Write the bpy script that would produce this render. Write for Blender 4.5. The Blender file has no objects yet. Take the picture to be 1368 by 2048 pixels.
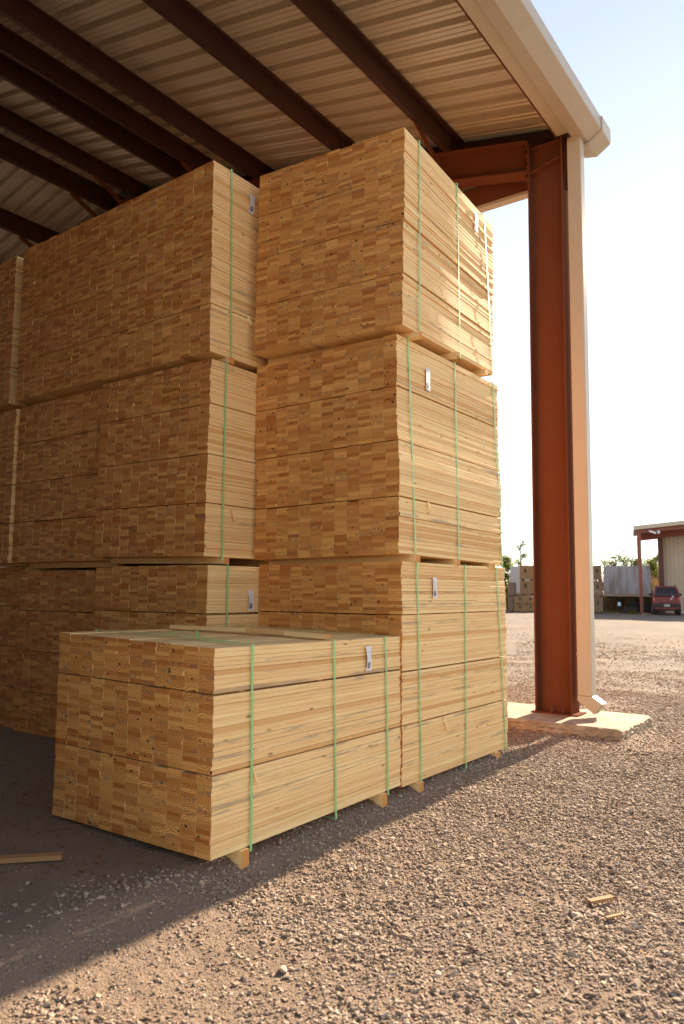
import bpy, math, random
import numpy as np

# ------------------------------------------------------------------ scene, camera, light
S = 1.37                      # plan units to metres
sc = bpy.context.scene
COL = sc.collection
R = math.radians
rng = np.random.default_rng(7)
random.seed(7)

CAM_H, YAW, PITCH, ROLL, FPX = 1.1221, R(35.959), R(5.9926), R(0.3767), 1503.7
fw = np.array([math.cos(PITCH)*math.cos(YAW), math.cos(PITCH)*math.sin(YAW), math.sin(PITCH)])
rt = np.array([math.sin(YAW), -math.cos(YAW), 0.0]); up = np.cross(rt, fw)
r2 = math.cos(ROLL)*rt + math.sin(ROLL)*up
u2 = -math.sin(ROLL)*rt + math.cos(ROLL)*up
from mathutils import Matrix, Vector
cam = bpy.data.cameras.new('camera'); camo = bpy.data.objects.new('camera', cam); COL.objects.link(camo)
M = Matrix(((r2[0], u2[0], -fw[0]), (r2[1], u2[1], -fw[1]), (r2[2], u2[2], -fw[2]))).to_4x4()
M.translation = Vector((0, 0, CAM_H*S)); camo.matrix_world = M
cam.sensor_fit = 'VERTICAL'; cam.sensor_height = 36.0; cam.sensor_width = 24.05
cam.lens = FPX/2048*36.0
cam.clip_start = 0.05; cam.clip_end = 3000
cam.dof.use_dof = True; cam.dof.focus_distance = 4.3*S; cam.dof.aperture_fstop = 2.4
sc.camera = camo

SUN_EL, SUN_AZ = R(25.0), R(-0.35)         # azimuth measured from +X towards +Y
w = bpy.data.worlds.new('World'); sc.world = w; w.use_nodes = True
nt = w.node_tree; bg = nt.nodes['Background']
sky = nt.nodes.new('ShaderNodeTexSky'); sky.sky_type = 'NISHITA'; sky.sun_disc = False
sky.sun_elevation = SUN_EL; sky.sun_rotation = R(90) - SUN_AZ
sky.air_density = 1.0; sky.dust_density = 0.03; sky.ozone_density = 1.0; sky.altitude = 100
tint = nt.nodes.new('ShaderNodeVectorMath'); tint.operation = 'MULTIPLY'; tint.inputs[1].default_value = (1.01, 0.985, 0.95)
hsv = nt.nodes.new('ShaderNodeHueSaturation'); hsv.inputs['Saturation'].default_value = 0.54
nt.links.new(sky.outputs[0], hsv.inputs['Color']); nt.links.new(hsv.outputs[0], tint.inputs[0]); nt.links.new(tint.outputs[0], bg.inputs[0]); bg.inputs[1].default_value = 0.074
sun = bpy.data.lights.new('sun', 'SUN'); suno = bpy.data.objects.new('sun', sun); COL.objects.link(suno)
sun.energy = 4.9; sun.angle = R(0.5); sun.color = (1.0, 0.83, 0.61)
sd = Vector((math.cos(SUN_EL)*math.cos(SUN_AZ), math.cos(SUN_EL)*math.sin(SUN_AZ), math.sin(SUN_EL)))
suno.rotation_euler = sd.to_track_quat('Z', 'Y').to_euler(); suno.location = (20, -10, 30)
sc.view_settings.view_transform = 'Standard'; sc.view_settings.look = 'None'
sc.view_settings.exposure = 1.75; sc.view_settings.gamma = 1.0
sc.render.engine = 'CYCLES'
sc.cycles.max_bounces = 8; sc.cycles.diffuse_bounces = 5; sc.cycles.glossy_bounces = 3
sc.cycles.use_denoising = True
sc.cycles.sample_clamp_indirect = 6

# ------------------------------------------------------------------ materials
class NT:
    def __init__(s, name):
        s.m = bpy.data.materials.new(name); s.m.use_nodes = True
        s.t = s.m.node_tree; s.n = s.t.nodes; s.b = s.n['Principled BSDF']
    def new(s, ty, **kw):
        n = s.n.new(ty)
        for k, v in kw.items(): setattr(n, k, v)
        return n
    def link(s, a, b): s.t.links.new(a, b)
    def _in(s, sock, v):
        if hasattr(v, 'is_linked') or isinstance(v, bpy.types.NodeSocket): s.link(v, sock)
        else: sock.default_value = v
    def math(s, op, a, b=0.0, c=None, clamp=False):
        n = s.new('ShaderNodeMath', operation=op, use_clamp=clamp)
        s._in(n.inputs[0], a); s._in(n.inputs[1], b)
        if c is not None: s._in(n.inputs[2], c)
        return n.outputs[0]
    def vmath(s, op, a, b=None):
        n = s.new('ShaderNodeVectorMath', operation=op); s._in(n.inputs[0], a)
        if b is not None: s._in(n.inputs[1], b)
        return n.outputs['Value'] if op in ('LENGTH', 'DOT_PRODUCT') else n.outputs[0]
    def noise(s, vec, scale, detail=3.0, rough=0.55):
        n = s.new('ShaderNodeTexNoise'); n.inputs['Scale'].default_value = scale
        n.inputs['Detail'].default_value = detail; n.inputs['Roughness'].default_value = rough
        if vec is not None: s.link(vec, n.inputs['Vector'])
        return n.outputs[0]
    def mix(s, f, a, b, mode='MIX'):
        n = s.new('ShaderNodeMix', data_type='RGBA', blend_type=mode)
        s._in(n.inputs[0], f)
        for k, v in ((6, a), (7, b)):
            if isinstance(v, tuple): n.inputs[k].default_value = (*v[:3], 1)
            else: s.link(v, n.inputs[k])
        return n.outputs[2]
    def ramp(s, f, stops):
        n = s.new('ShaderNodeValToRGB'); e = n.color_ramp.elements
        while len(e) < len(stops): e.new(0.5)
        for i, (p, c) in enumerate(stops):
            e[i].position = p; e[i].color = (*c, 1) if isinstance(c, tuple) else (c, c, c, 1)
        s.link(f, n.inputs[0]); return n.outputs[0]
    def bump(s, h, strength=0.3, dist=0.01):
        n = s.new('ShaderNodeBump'); n.inputs['Strength'].default_value = strength
        n.inputs['Distance'].default_value = dist; s.link(h, n.inputs['Height'])
        s.link(n.outputs[0], s.b.inputs['Normal'])
    def obj(s): return s.new('ShaderNodeTexCoord').outputs['Object']
    def color(s, c):
        if isinstance(c, tuple): s.b.inputs['Base Color'].default_value = (*c, 1)
        else: s.link(c, s.b.inputs['Base Color'])
    def rough(s, v): s._in(s.b.inputs['Roughness'], v)

def simple(name, c, rough=0.6, var=0.12, scale=6.0, metallic=0.0, bump=0.0, spec=None):
    t = NT(name); o = t.obj()
    n = t.noise(o, scale, 4); n2 = t.noise(o, scale*9, 3)
    k = t.math('ADD', t.math('MULTIPLY', n, 1.2*var), t.math('MULTIPLY', n2, 0.8*var))
    f = t.math('ADD', k, 1.0 - var)
    col = t.new('ShaderNodeVectorMath', operation='SCALE'); col.inputs[0].default_value = c
    t.link(f, col.inputs['Scale']); t.color(col.outputs[0]); t.rough(rough)
    t.b.inputs['Metallic'].default_value = metallic
    if spec is not None: t.b.inputs['Specular IOR Level'].default_value = spec
    if bump: t.bump(n2, bump, 0.01)
    return t.m

def wood_mat(name, end_c, side_c, end_var=1.0):
    t = NT(name)
    a = t.new('ShaderNodeAttribute', attribute_name='tone')
    sp = t.new('ShaderNodeSeparateColor'); t.link(a.outputs['Color'], sp.inputs[0])
    tone, seed, isend = sp.outputs[0], sp.outputs[1], sp.outputs[2]; stain = a.outputs['Alpha']
    uv = t.new('ShaderNodeUVMap', uv_map='grain').outputs[0]
    # sawn ends: growth rings round the pith
    off = t.new('ShaderNodeCombineXYZ'); t.link(t.math('MULTIPLY', seed, 37.0), off.inputs[2])
    uvs = t.vmath('ADD', uv, off.outputs[0])
    nd = t.noise(uvs, 22.0, 2)
    rad = t.math('ADD', t.vmath('LENGTH', uv), t.math('MULTIPLY', nd, 0.010))
    freq = t.math('MULTIPLY_ADD', seed, 460.0, 460.0)
    ring = t.math('SINE', t.math('MULTIPLY', rad, freq))
    ring = t.math('MULTIPLY_ADD', ring, 0.5, 0.5); ring = t.math('POWER', ring, 1.9)
    fine = t.noise(uvs, 420.0, 2)
    e_l = t.mix(tone, tuple(x*y for x, y in zip(end_c, (0.60, 0.45, 0.36))), tuple(min(1, x*y) for x, y in zip(end_c, (1.15, 1.45, 1.75))))
    e_d = t.mix(tone, tuple(x*y for x, y in zip(end_c, (0.38, 0.26, 0.19))), tuple(x*y for x, y in zip(end_c, (0.62, 0.46, 0.32))))
    e = t.mix(t.math('MULTIPLY', ring, 1.0), e_l, e_d)
    e = t.mix(t.math('MULTIPLY', fine, 0.15), e, tuple(x*0.55 for x in end_c))
    k2 = t.noise(uvs, 55.0, 1)
    # long faces
    mp = t.new('ShaderNodeMapping'); t.link(uvs, mp.inputs[0]); mp.inputs['Scale'].default_value = (0.9, 26.0, 1.0)
    n1 = t.noise(mp.outputs[0], 1.0, 3, 0.5)
    sx = t.new('ShaderNodeSeparateXYZ'); t.link(uv, sx.inputs[0])
    line = t.math('SINE', t.math('ADD', t.math('MULTIPLY', n1, 34.0), t.math('MULTIPLY', sx.outputs[1], 260.0)))
    line = t.math('POWER', t.math('MULTIPLY_ADD', line, 0.5, 0.5), 2.2)
    mp2 = t.new('ShaderNodeMapping'); t.link(uvs, mp2.inputs[0]); mp2.inputs['Scale'].default_value = (3.0, 260.0, 1.0)
    n2 = t.noise(mp2.outputs[0], 1.0, 3)
    s_l = t.mix(tone, tuple(x*y for x, y in zip(side_c, (0.90, 0.84, 0.76))), tuple(min(1, x*1.10) for x in side_c))
    s_d = t.mix(tone, tuple(x*y for x, y in zip(side_c, (0.70, 0.52, 0.34))), tuple(x*y for x, y in zip(side_c, (0.85, 0.72, 0.52))))
    heart = t.math('GREATER_THAN', seed, 0.93)
    s_l = t.mix(t.math('MULTIPLY', heart, 0.8), s_l, (0.70, 0.36, 0.115))
    sd_ = t.mix(t.math('MULTIPLY', line, 0.46), s_l, s_d)
    sd_ = t.mix(t.math('MULTIPLY', n2, 0.22), sd_, tuple(x*0.6 for x in side_c))
    mp3 = t.new('ShaderNodeMapping'); t.link(uvs, mp3.inputs[0]); mp3.inputs['Scale'].default_value = (3.2, 34.0, 1.0)
    n3 = t.noise(mp3.outputs[0], 1.0, 4, 0.65)
    st = t.math('MULTIPLY', t.ramp(n3, [(0.50, 0.0), (0.62, 1.0)]), stain)
    sd_ = t.mix(t.math('MULTIPLY', st, 0.55), sd_, (0.24, 0.20, 0.17))
    mp4 = t.new('ShaderNodeMapping'); t.link(uvs, mp4.inputs[0]); mp4.inputs['Scale'].default_value = (9.0, 30.0, 1.0)
    vo = t.new('ShaderNodeTexVoronoi', feature='F1'); t.link(mp4.outputs[0], vo.inputs['Vector']); vo.inputs['Scale'].default_value = 0.55
    kn = t.ramp(vo.outputs['Distance'], [(0.05, 1.0), (0.11, 0.0)])
    sd_ = t.mix(t.math('MULTIPLY', kn, 0.75), sd_, (0.20, 0.085, 0.03))
    # dark wane and knots on a few ends
    uk = t.new('ShaderNodeUVMap', uv_map='knot').outputs[0]
    kd = t.math('ADD', t.vmath('LENGTH', uk), t.math('MULTIPLY', t.math('SUBTRACT', k2, 0.5), 0.010))
    kf = t.ramp(t.math('MULTIPLY', kd, 50.0), [(0.26, 1.0), (0.46, 0.0)])
    e = t.mix(t.math('MULTIPLY', kf, 0.9), e, (0.05, 0.017, 0.006))
    es = t.math('MULTIPLY', t.ramp(k2, [(0.48, 0.0), (0.62, 1.0)]), stain)
    e = t.mix(t.math('MULTIPLY', es, 0.5), e, (0.16, 0.12, 0.10))
    t.color(t.mix(isend, sd_, e)); t.rough(0.72)
    t.b.inputs['Specular IOR Level'].default_value = 0.25
    h = t.math('ADD', t.math('MULTIPLY', fine, isend), t.math('MULTIPLY', n2, 0.5))
    t.bump(h, 0.25, 0.002)
    return t.m

WOOD = wood_mat('sawn_pine', (0.90, 0.405, 0.108), (0.98, 0.69, 0.35))
WOOD_OLD = wood_mat('weathered_pine', (0.30, 0.16, 0.065), (0.42, 0.24, 0.11))
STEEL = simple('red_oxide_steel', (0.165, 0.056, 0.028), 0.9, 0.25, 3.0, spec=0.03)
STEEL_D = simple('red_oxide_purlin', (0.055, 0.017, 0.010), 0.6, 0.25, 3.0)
TRIM = simple('beige_painted_sheet', (0.53, 0.455, 0.35), 0.42, 0.10, 4.0)
GUTTER = simple('beige_gutter_sheet', (0.49, 0.43, 0.35), 0.40, 0.14, 5.0)
PIPE = simple('downspout_sheet', (0.55, 0.47, 0.36), 0.38, 0.10, 6.0)
STRAP = simple('green_strap', (0.30, 0.64, 0.27), 0.35, 0.10, 20.0)
PAPER = simple('white_paper', (0.78, 0.77, 0.84), 0.7, 0.04, 30.0)
INK = simple('dark_ink', (0.07, 0.03, 0.045), 0.7, 0.1, 30.0)
BOLT = simple('steel_bolt', (0.16, 0.06, 0.03), 0.5, 0.1, 20.0)

def roof_mat():
    t = NT('roof_sheet_underside'); o = t.obj()
    n = t.noise(o, 1.3, 4); n2 = t.noise(o, 40.0, 3)
    c = t.mix(n, (0.74, 0.66, 0.54), (0.64, 0.56, 0.45))
    c = t.mix(t.math('MULTIPLY', n2, 0.2), c, (0.35, 0.26, 0.17))
    t.color(c); t.rough(0.33); t.b.inputs['Metallic'].default_value = 0.30
    return t.m
ROOF = roof_mat()

def concrete_mat():
    t = NT('concrete'); o = t.obj()
    n = t.noise(o, 5.0, 5); n2 = t.noise(o, 60.0, 4); n3 = t.noise(o, 16.0, 5, 0.7)
    c = t.mix(t.ramp(n, [(0.38, 0.0), (0.62, 1.0)]), (0.34, 0.25, 0.165), (0.52, 0.42, 0.30))
    c = t.mix(t.math('MULTIPLY', n2, 0.35), c, (0.28, 0.20, 0.13))
    t.color(c); t.rough(0.9); t.bump(t.math('ADD', n3, t.math('MULTIPLY', n2, 0.5)), 0.6, 0.02)
    return t.m
CONC = concrete_mat()

def ground_mat():
    t = NT('gravel_yard'); g = t.new('ShaderNodeNewGeometry').outputs['Position']
    n = t.noise(g, 0.45, 5, 0.6); n2 = t.noise(g, 6.0, 5, 0.65); n3 = t.noise(g, 60.0, 4, 0.7)
    dirt = t.mix(n2, (0.165, 0.088, 0.049), (0.33, 0.205, 0.125))
    dirt = t.mix(t.math('MULTIPLY', n3, 0.5), dirt, (0.40, 0.29, 0.205))
    vo = t.new('ShaderNodeTexVoronoi', feature='F1'); t.link(g, vo.inputs['Vector']); vo.inputs['Scale'].default_value = 26.0
    vc = t.new('ShaderNodeSeparateColor'); t.link(vo.outputs['Color'], vc.inputs[0])
    stone = t.mix(vc.outputs[0], (0.20, 0.162, 0.14), (0.37, 0.32, 0.285))
    stone = t.mix(t.ramp(vo.outputs['Distance'], [(0.35, 0.0), (0.75, 1.0)]), stone, (0.20, 0.13, 0.09))
    # how far out the stones are part of the sheet (near ones are real stones)
    ln = t.vmath('LENGTH', g)
    far = t.ramp(t.math('MULTIPLY', ln, 1/40.0), [(0.22, 0.0), (0.34, 1.0)])
    cover = t.math('MULTIPLY', t.ramp(n, [(0.34, 0.25), (0.60, 0.95)]), far)
    c = t.mix(cover, dirt, stone)
    n5 = t.noise(g, 0.09, 4, 0.6)
    c = t.mix(t.math('MULTIPLY', t.ramp(n5, [(0.3, 0.3), (0.65, 1.0)]), 0.60), c, (0.27, 0.232, 0.205))
    t.color(c); t.rough(0.95); t.b.inputs['Specular IOR Level'].default_value = 0.15
    h = t.math('ADD', t.math('MULTIPLY', n3, 0.35), t.math('MULTIPLY', t.math('SUBTRACT', 1.0, vo.outputs['Distance']), cover))
    h = t.math('ADD', h, t.math('MULTIPLY', n2, 0.6))
    t.bump(h, 1.0, 0.05)
    return t.m
GROUND = ground_mat()

def tone_mat(name, a, b, rough=0.9, nscale=30.0, trans=None):
    t = NT(name); at = t.new('ShaderNodeAttribute', attribute_name='tone')
    c = t.mix(at.outputs['Fac'], a, b)
    n = t.noise(t.obj(), nscale, 3)
    c = t.mix(t.math('MULTIPLY', n, 0.45), c, tuple(x*0.7 for x in a))
    t.color(c); t.rough(rough); t.b.inputs['Specular IOR Level'].default_value = 0.2
    if trans:
        t.b.inputs['Transmission Weight'].default_value = 0.0
        tr = t.new('ShaderNodeBsdfTranslucent'); t.link(c, tr.inputs[0])
        mx = t.new('ShaderNodeMixShader'); mx.inputs[0].default_value = trans
        t.link(t.b.outputs[0], mx.inputs[1]); t.link(tr.outputs[0], mx.inputs[2])
        t.link(mx.outputs[0], t.n['Material Output'].inputs[0])
    return t.m
STONE = tone_mat('crushed_stone', (0.240, 0.165, 0.115), (0.62, 0.49, 0.385))
LEAF_G = tone_mat('leaf_olive', (0.085, 0.115, 0.022), (0.22, 0.25, 0.06), 0.6, 2.0, 0.45)
LEAF_Y = tone_mat('leaf_yellow_green', (0.13, 0.16, 0.02), (0.32, 0.32, 0.05), 0.6, 2.0, 0.5)
BARK = simple('bark', (0.14, 0.10, 0.075), 0.9, 0.3, 8.0)

# ------------------------------------------------------------------ mesh helpers
def mk(name, V, F, mat, parent=None, smooth=False, origin=None, mats=None, midx=None):
    """one mesh object from plan-unit vertices given in world position"""
    V = np.asarray(V, float)*S
    if parent is not None:
        o0 = np.zeros(3); q = parent
        while q is not None: o0 += np.array(q.location); q = q.parent
    elif origin is not None: o0 = np.asarray(origin, float)*S
    else: o0 = np.array([(V[:, 0].min()+V[:, 0].max())/2, (V[:, 1].min()+V[:, 1].max())/2, V[:, 2].min()])
    me = bpy.data.meshes.new(name)
    V = V - o0
    if isinstance(F, tuple):          # (loop verts, loop totals)
        lv, tot = F; n = len(tot)
        me.vertices.add(len(V)); me.vertices.foreach_set('co', V.ravel().astype(np.float32))
        me.loops.add(len(lv)); me.loops.foreach_set('vertex_index', lv.astype(np.int32))
        me.polygons.add(n); st = np.concatenate([[0], np.cumsum(tot)[:-1]]).astype(np.int32)
        me.polygons.foreach_set('loop_start', st)
        me.update(calc_edges=True); me.validate()
    else:
        me.from_pydata(V.tolist(), [], F); me.update()
    for m in (mats or [mat]): me.materials.append(m)
    if midx is not None: me.polygons.foreach_set('material_index', np.asarray(midx, np.int32))
    me.polygons.foreach_set('use_smooth', np.full(len(me.polygons), smooth))
    o = bpy.data.objects.new(name, me); COL.objects.link(o)
    if parent is not None: o.parent = parent
    else: o.location = o0
    return o

def thing(name, label, cat, loc, group=None):
    o = bpy.data.objects.new(name, None); COL.objects.link(o); o.location = np.asarray(loc, float)*S
    o.empty_display_size = 0.2
    return tag(o, label, cat, group)
def tag(o, label, cat, group=None):
    o['label'] = label; o['category'] = cat
    if group: o['group'] = group
    return o

class MB:
    def __init__(s): s.V = []; s.F = []
    def add(s, V, F):
        b = len(s.V); s.V += [tuple(map(float, v)) for v in V]; s.F += [tuple(i+b for i in f) for f in F]; return s
    def hexa(s, P):   # 8 corners: bottom 4 ccw, top 4 ccw
        return s.add(P, [(3, 2, 1, 0), (4, 5, 6, 7), (0, 1, 5, 4), (1, 2, 6, 5), (2, 3, 7, 6), (3, 0, 4, 7)])
    def box(s, x0, x1, y0, y1, z0, z1):
        return s.hexa([(x0, y0, z0), (x1, y0, z0), (x1, y1, z0), (x0, y1, z0), (x0, y0, z1), (x1, y0, z1), (x1, y1, z1), (x0, y1, z1)])
    def bar(s, a, b, wd, ht, upv=(0, 0, 1)):
        a = np.array(a, float); b = np.array(b, float); d = b-a; d /= np.linalg.norm(d)
        sx = np.cross(d, np.array(upv, float)); sx /= np.linalg.norm(sx); uz = np.cross(sx, d)
        P = []
        for q in (-1, 1):
            for (e, k) in ((a, -1), (b, -1), (b, 1), (a, 1)): P.append(e + sx*k*wd/2 + uz*q*ht/2)
        return s.hexa(P)
    def prism(s, prof, axis_pts):
        """prof: list of (y,z); swept between x positions"""
        n = len(prof); b = [(x, y, z) for x in axis_pts for (y, z) in prof]
        F = [(k*n+i, k*n+(i+1) % n, (k+1)*n+(i+1) % n, (k+1)*n+i) for k in range(len(axis_pts)-1) for i in range(n)]
        F += [tuple(range(n-1, -1, -1)), tuple((len(axis_pts)-1)*n+i for i in range(n))]
        return s.add(b, F)
    def tube(s, pts, rad, n=6):
        pts = [np.array(p, float) for p in pts]; base = []
        for i, p in enumerate(pts):
            d = pts[min(i+1, len(pts)-1)] - pts[max(i-1, 0)]; d /= np.linalg.norm(d)+1e-9
            a = np.cross(d, (0, 0, 1)) if abs(d[2]) < 0.95 else np.cross(d, (1, 0, 0)); a /= np.linalg.norm(a); b = np.cross(d, a)
            r = rad[i] if hasattr(rad, '__len__') else rad
            base += [p + r*(math.cos(2*math.pi*k/n)*a + math.sin(2*math.pi*k/n)*b) for k in range(n)]
        m = len(pts)
        F = [(k*n+i, k*n+(i+1) % n, (k+1)*n+(i+1) % n, (k+1)*n+i) for k in range(m-1) for i in range(n)]
        F += [tuple(range(n-1, -1, -1)), tuple((m-1)*n+i for i in range(n))]
        return s.add(base, F)
    def build(s, name, mat, parent=None, smooth=False, origin=None, bevel=0.0):
        o = mk(name, s.V, s.F, mat, parent, smooth, origin)
        if bevel:
            m = o.modifiers.new('edge', 'BEVEL'); m.width = bevel*S; m.segments = 2; m.limit_method = 'ANGLE'
        return o

# ------------------------------------------------------------------ ground
def vnoise(x, y, f, seed):
    g = np.random.default_rng(seed).random((64, 64))
    u = x*f; v = y*f; i = np.floor(u).astype(int); j = np.floor(v).astype(int); a = u-i; b = v-j
    a = a*a*(3-2*a); b = b*b*(3-2*b)
    q = lambda p, r: g[p % 64, r % 64]
    return (q(i, j)*(1-a)+q(i+1, j)*a)*(1-b)+(q(i, j+1)*(1-a)+q(i+1, j+1)*a)*b
def sstep(a, b, x):
    t = np.clip((x-a)/(b-a), 0, 1); return t*t*(3-2*t)
def gravel_cover(x, y):
    n = 0.6*vnoise(x+9, y+3, 0.9, 1) + 0.4*vnoise(x, y, 2.6, 2)
    t = x*0.5 + (1.9-y)*0.9
    c = 0.11 + 0.95*sstep(0.75, 2.0, t)
    inside = sstep(2.15, 2.6, y)
    c = c*(0.30 + 0.95*sstep(0.25, 0.60, n))
    # loose little heaps of bigger stone among the dirt
    c = c + 0.55*sstep(0.74, 0.84, vnoise(x+3, y+5, 2.3, 19))*(1-inside)
    return np.clip(c*(1 - 0.72*inside*(1-sstep(3.0, 4.2, x)*0.6)), 0.03, 1)
def gz(x, y):
    x = np.asarray(x, float); y = np.asarray(y, float)
    r = np.hypot(x, y)
    z = 0.030*(vnoise(x, y, 0.55, 3)-0.5) + 0.018*(vnoise(x, y, 1.7, 4)-0.5) + 0.010*(vnoise(x, y, 5.0, 5)-0.5)
    z *= sstep(60, 25, r)*0.8 + 0.2
    # ruts left by wheels along the yard side
    for y0, a in ((1.15, 0.026), (0.55, 0.020), (1.62, 0.022)):
        yy = y - y0 - 0.05*np.sin(x*1.3+y0*7) - 0.02*(x-4)
        z += a*np.exp(-(yy/0.075)**2)*sstep(3.2, 4.6, x)*sstep(12, 8, x)*(0.35+vnoise(x, y, 3.0, 6))
    # gravel banked up against the concrete footing
    dx = np.maximum(np.maximum(5.97-x, x-6.84), 0); dy = np.maximum(1.70-y, 0)
    d = np.hypot(dx, dy); z += 0.006*np.exp(-(d/0.25)**2)
    z += 0.064*sstep(2.04, 2.30, y)*sstep(5.5, 4.9, x) - 0.026*sstep(2.30, 1.9, y)*sstep(5.2, 2.8, x)*sstep(0.2, 0.8, x)
    return z - 0.008
def gfine(x, y):
    return 0.006*(vnoise(x, y, 14, 8)-0.5) + 0.004*(vnoise(x, y, 37, 9)-0.5)
na = 520
rad = [0.4]
while rad[-1] < 900: rad.append(rad[-1]*(1.0075 if rad[-1] < 11 and rad[-1] > 1.2 else 1.06))
rad = np.array(rad); ang = np.concatenate([np.linspace(R(2), R(70), 400), np.linspace(R(70), R(362), 121)[1:-1]])
na = len(ang)
gx = np.outer(rad, np.cos(ang)); gy = np.outer(rad, np.sin(ang))
gzv = gz(gx, gy) + gfine(gx, gy)*(rad[:, None] < 12)
V = np.stack([gx, gy, gzv], -1).reshape(-1, 3)
nr = len(rad); i, j = np.meshgrid(np.arange(nr-1), np.arange(na), indexing='ij'); jn = (j+1) % na
lv = np.stack([i*na+j, (i+1)*na+j, (i+1)*na+jn, i*na+jn], -1).reshape(-1)
tot = np.full((nr-1)*na+1, 4); tot[-1] = na
lv = np.concatenate([lv, np.arange(na)])
go = mk('ground', V, (lv, tot), GROUND, smooth=True, origin=(0, 0, 0)); go['kind'] = 'structure'

# crushed stone lying on the yard
def ico(sub):
    p = (1+5**.5)/2
    v = np.array([(-1, p, 0), (1, p, 0), (-1, -p, 0), (1, -p, 0), (0, -1, p), (0, 1, p), (0, -1, -p), (0, 1, -p), (p, 0, -1), (p, 0, 1), (-p, 0, -1), (-p, 0, 1)], float)
    f = [(0, 11, 5), (0, 5, 1), (0, 1, 7), (0, 7, 10), (0, 10, 11), (1, 5, 9), (5, 11, 4), (11, 10, 2), (10, 7, 6), (7, 1, 8), (3, 9, 4), (3, 4, 2), (3, 2, 6), (3, 6, 8), (3, 8, 9), (4, 9, 5), (2, 4, 11), (6, 2, 10), (8, 6, 7), (9, 8, 1)]
    v /= np.linalg.norm(v[0])
    for _ in range(sub):
        v = list(map(tuple, v)); c = {}; nf = []
        def mid(a, b):
            k = (min(a, b), max(a, b))
            if k not in c:
                m = np.array(v[a])+np.array(v[b]); v.append(tuple(m/np.linalg.norm(m))); c[k] = len(v)-1
            return c[k]
        for a, b, d in f:
            x, y, z = mid(a, b), mid(b, d), mid(d, a); nf += [(a, x, z), (b, y, x), (d, z, y), (x, y, z)]
        v = np.array(v); f = nf
    return np.array(v), np.array(f)
def stones(name, pos, size, sub, label_seed, dim=1.0):
    g = np.random.default_rng(label_seed)
    v0, f0 = ico(sub); n = len(pos); kinds = []
    for k in range(12):            # angular base shapes: clip the sphere with random planes
        v = v0.copy()
        for _ in range(15):
            d = g.normal(size=3); d /= np.linalg.norm(d); c = g.uniform(0.36, 0.78)
            h = v@d; v = v - np.outer(np.maximum(h-c, 0), d)
        v *= (1+g.normal(0, 0.05, (len(v), 1)))
        kinds.append(v*np.array([g.uniform(.95, 1.5), g.uniform(.75, 1.1), g.uniform(.36, .66)]))
    kinds = np.array(kinds); kk = g.integers(0, 12, n)
    v = kinds[kk]*size[:, None, None]
    # tilt then spin
    tx = g.normal(0, 0.35, n); c, s = np.cos(tx)[:, None], np.sin(tx)[:, None]
    y, z = v[..., 1]*c - v[..., 2]*s, v[..., 1]*s + v[..., 2]*c
    a = g.uniform(0, 6.283, n); c, s = np.cos(a)[:, None], np.sin(a)[:, None]
    x, y = v[..., 0]*c - y*s, v[..., 0]*s + y*c
    V = np.stack([x, y, z], -1) + pos[:, None, :]
    nv = len(v0); lv = (f0[None]+(np.arange(n)*nv)[:, None, None]).reshape(-1)
    o = mk(name, V.reshape(-1, 3), (lv, np.full(n*len(f0), 3)), STONE, origin=(0, 0, 0))
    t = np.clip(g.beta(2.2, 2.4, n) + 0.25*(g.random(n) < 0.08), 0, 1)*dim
    at = o.data.attributes.new('tone', 'FLOAT', 'FACE'); at.data.foreach_set('value', np.repeat(t, len(f0)).astype(np.float32))
    o['kind'] = 'stuff'; return o
def scatter(n, r0, r1, a0, a1, seed):
    g = np.random.default_rng(seed)
    r = np.sqrt(g.uniform(r0*r0, r1*r1, n)); a = g.uniform(R(a0), R(a1), n)
    x, y = r*np.cos(a), r*np.sin(a)
    keep = g.random(n) < gravel_cover(x, y)*(1-0.95*sstep(10.0, 21.0, r))
    keep &= ~((x > 5.96) & (x < 6.82) & (y > 1.70) & (y < 3.0))
    return x[keep], y[keep], g
def lay(n, r0, r1, a0, a1, sub, mean, seed, name):
    x, y, g = scatter(n, r0, r1, a0, a1, seed)
    sz = mean*np.exp(g.normal(0, 0.36, len(x))); sz = np.clip(sz, mean*0.4, mean*2.9)
    z = gz(x, y)+gfine(x, y)+sz*0.22
    stones(name, np.stack([x, y, z], -1), sz, sub, seed+1)
lay(30000, 1.75, 3.1, 8, 64, 1, 0.0069, 21, 'gravel')
lay(118000, 3.1, 6.6, 8, 46, 0, 0.0076, 31, 'gravel')
lay(38000, 6.6, 9.5, 9, 27, 0, 0.0088, 41, 'gravel')
lay(22000, 9.5, 14.0, 10, 25, 0, 0.0098, 51, 'gravel')
lay(30000, 14.0, 22.0, 10.5, 23, 0, 0.0115, 55, 'gravel')
# fine crumbs between
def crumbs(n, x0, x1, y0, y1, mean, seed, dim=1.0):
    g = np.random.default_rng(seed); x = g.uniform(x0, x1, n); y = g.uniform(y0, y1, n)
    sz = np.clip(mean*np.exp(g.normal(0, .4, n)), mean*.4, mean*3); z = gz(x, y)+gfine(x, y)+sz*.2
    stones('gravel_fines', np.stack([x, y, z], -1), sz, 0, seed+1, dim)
crumbs(16000, 1.2, 3.3, 2.05, 4.6, 0.0034, 71, 0.22)  # darker tone painted on crumbs lying in the shed's shade
crumbs(42000, 1.0, 3.6, 0.3, 2.2, 0.0030, 61)

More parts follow.
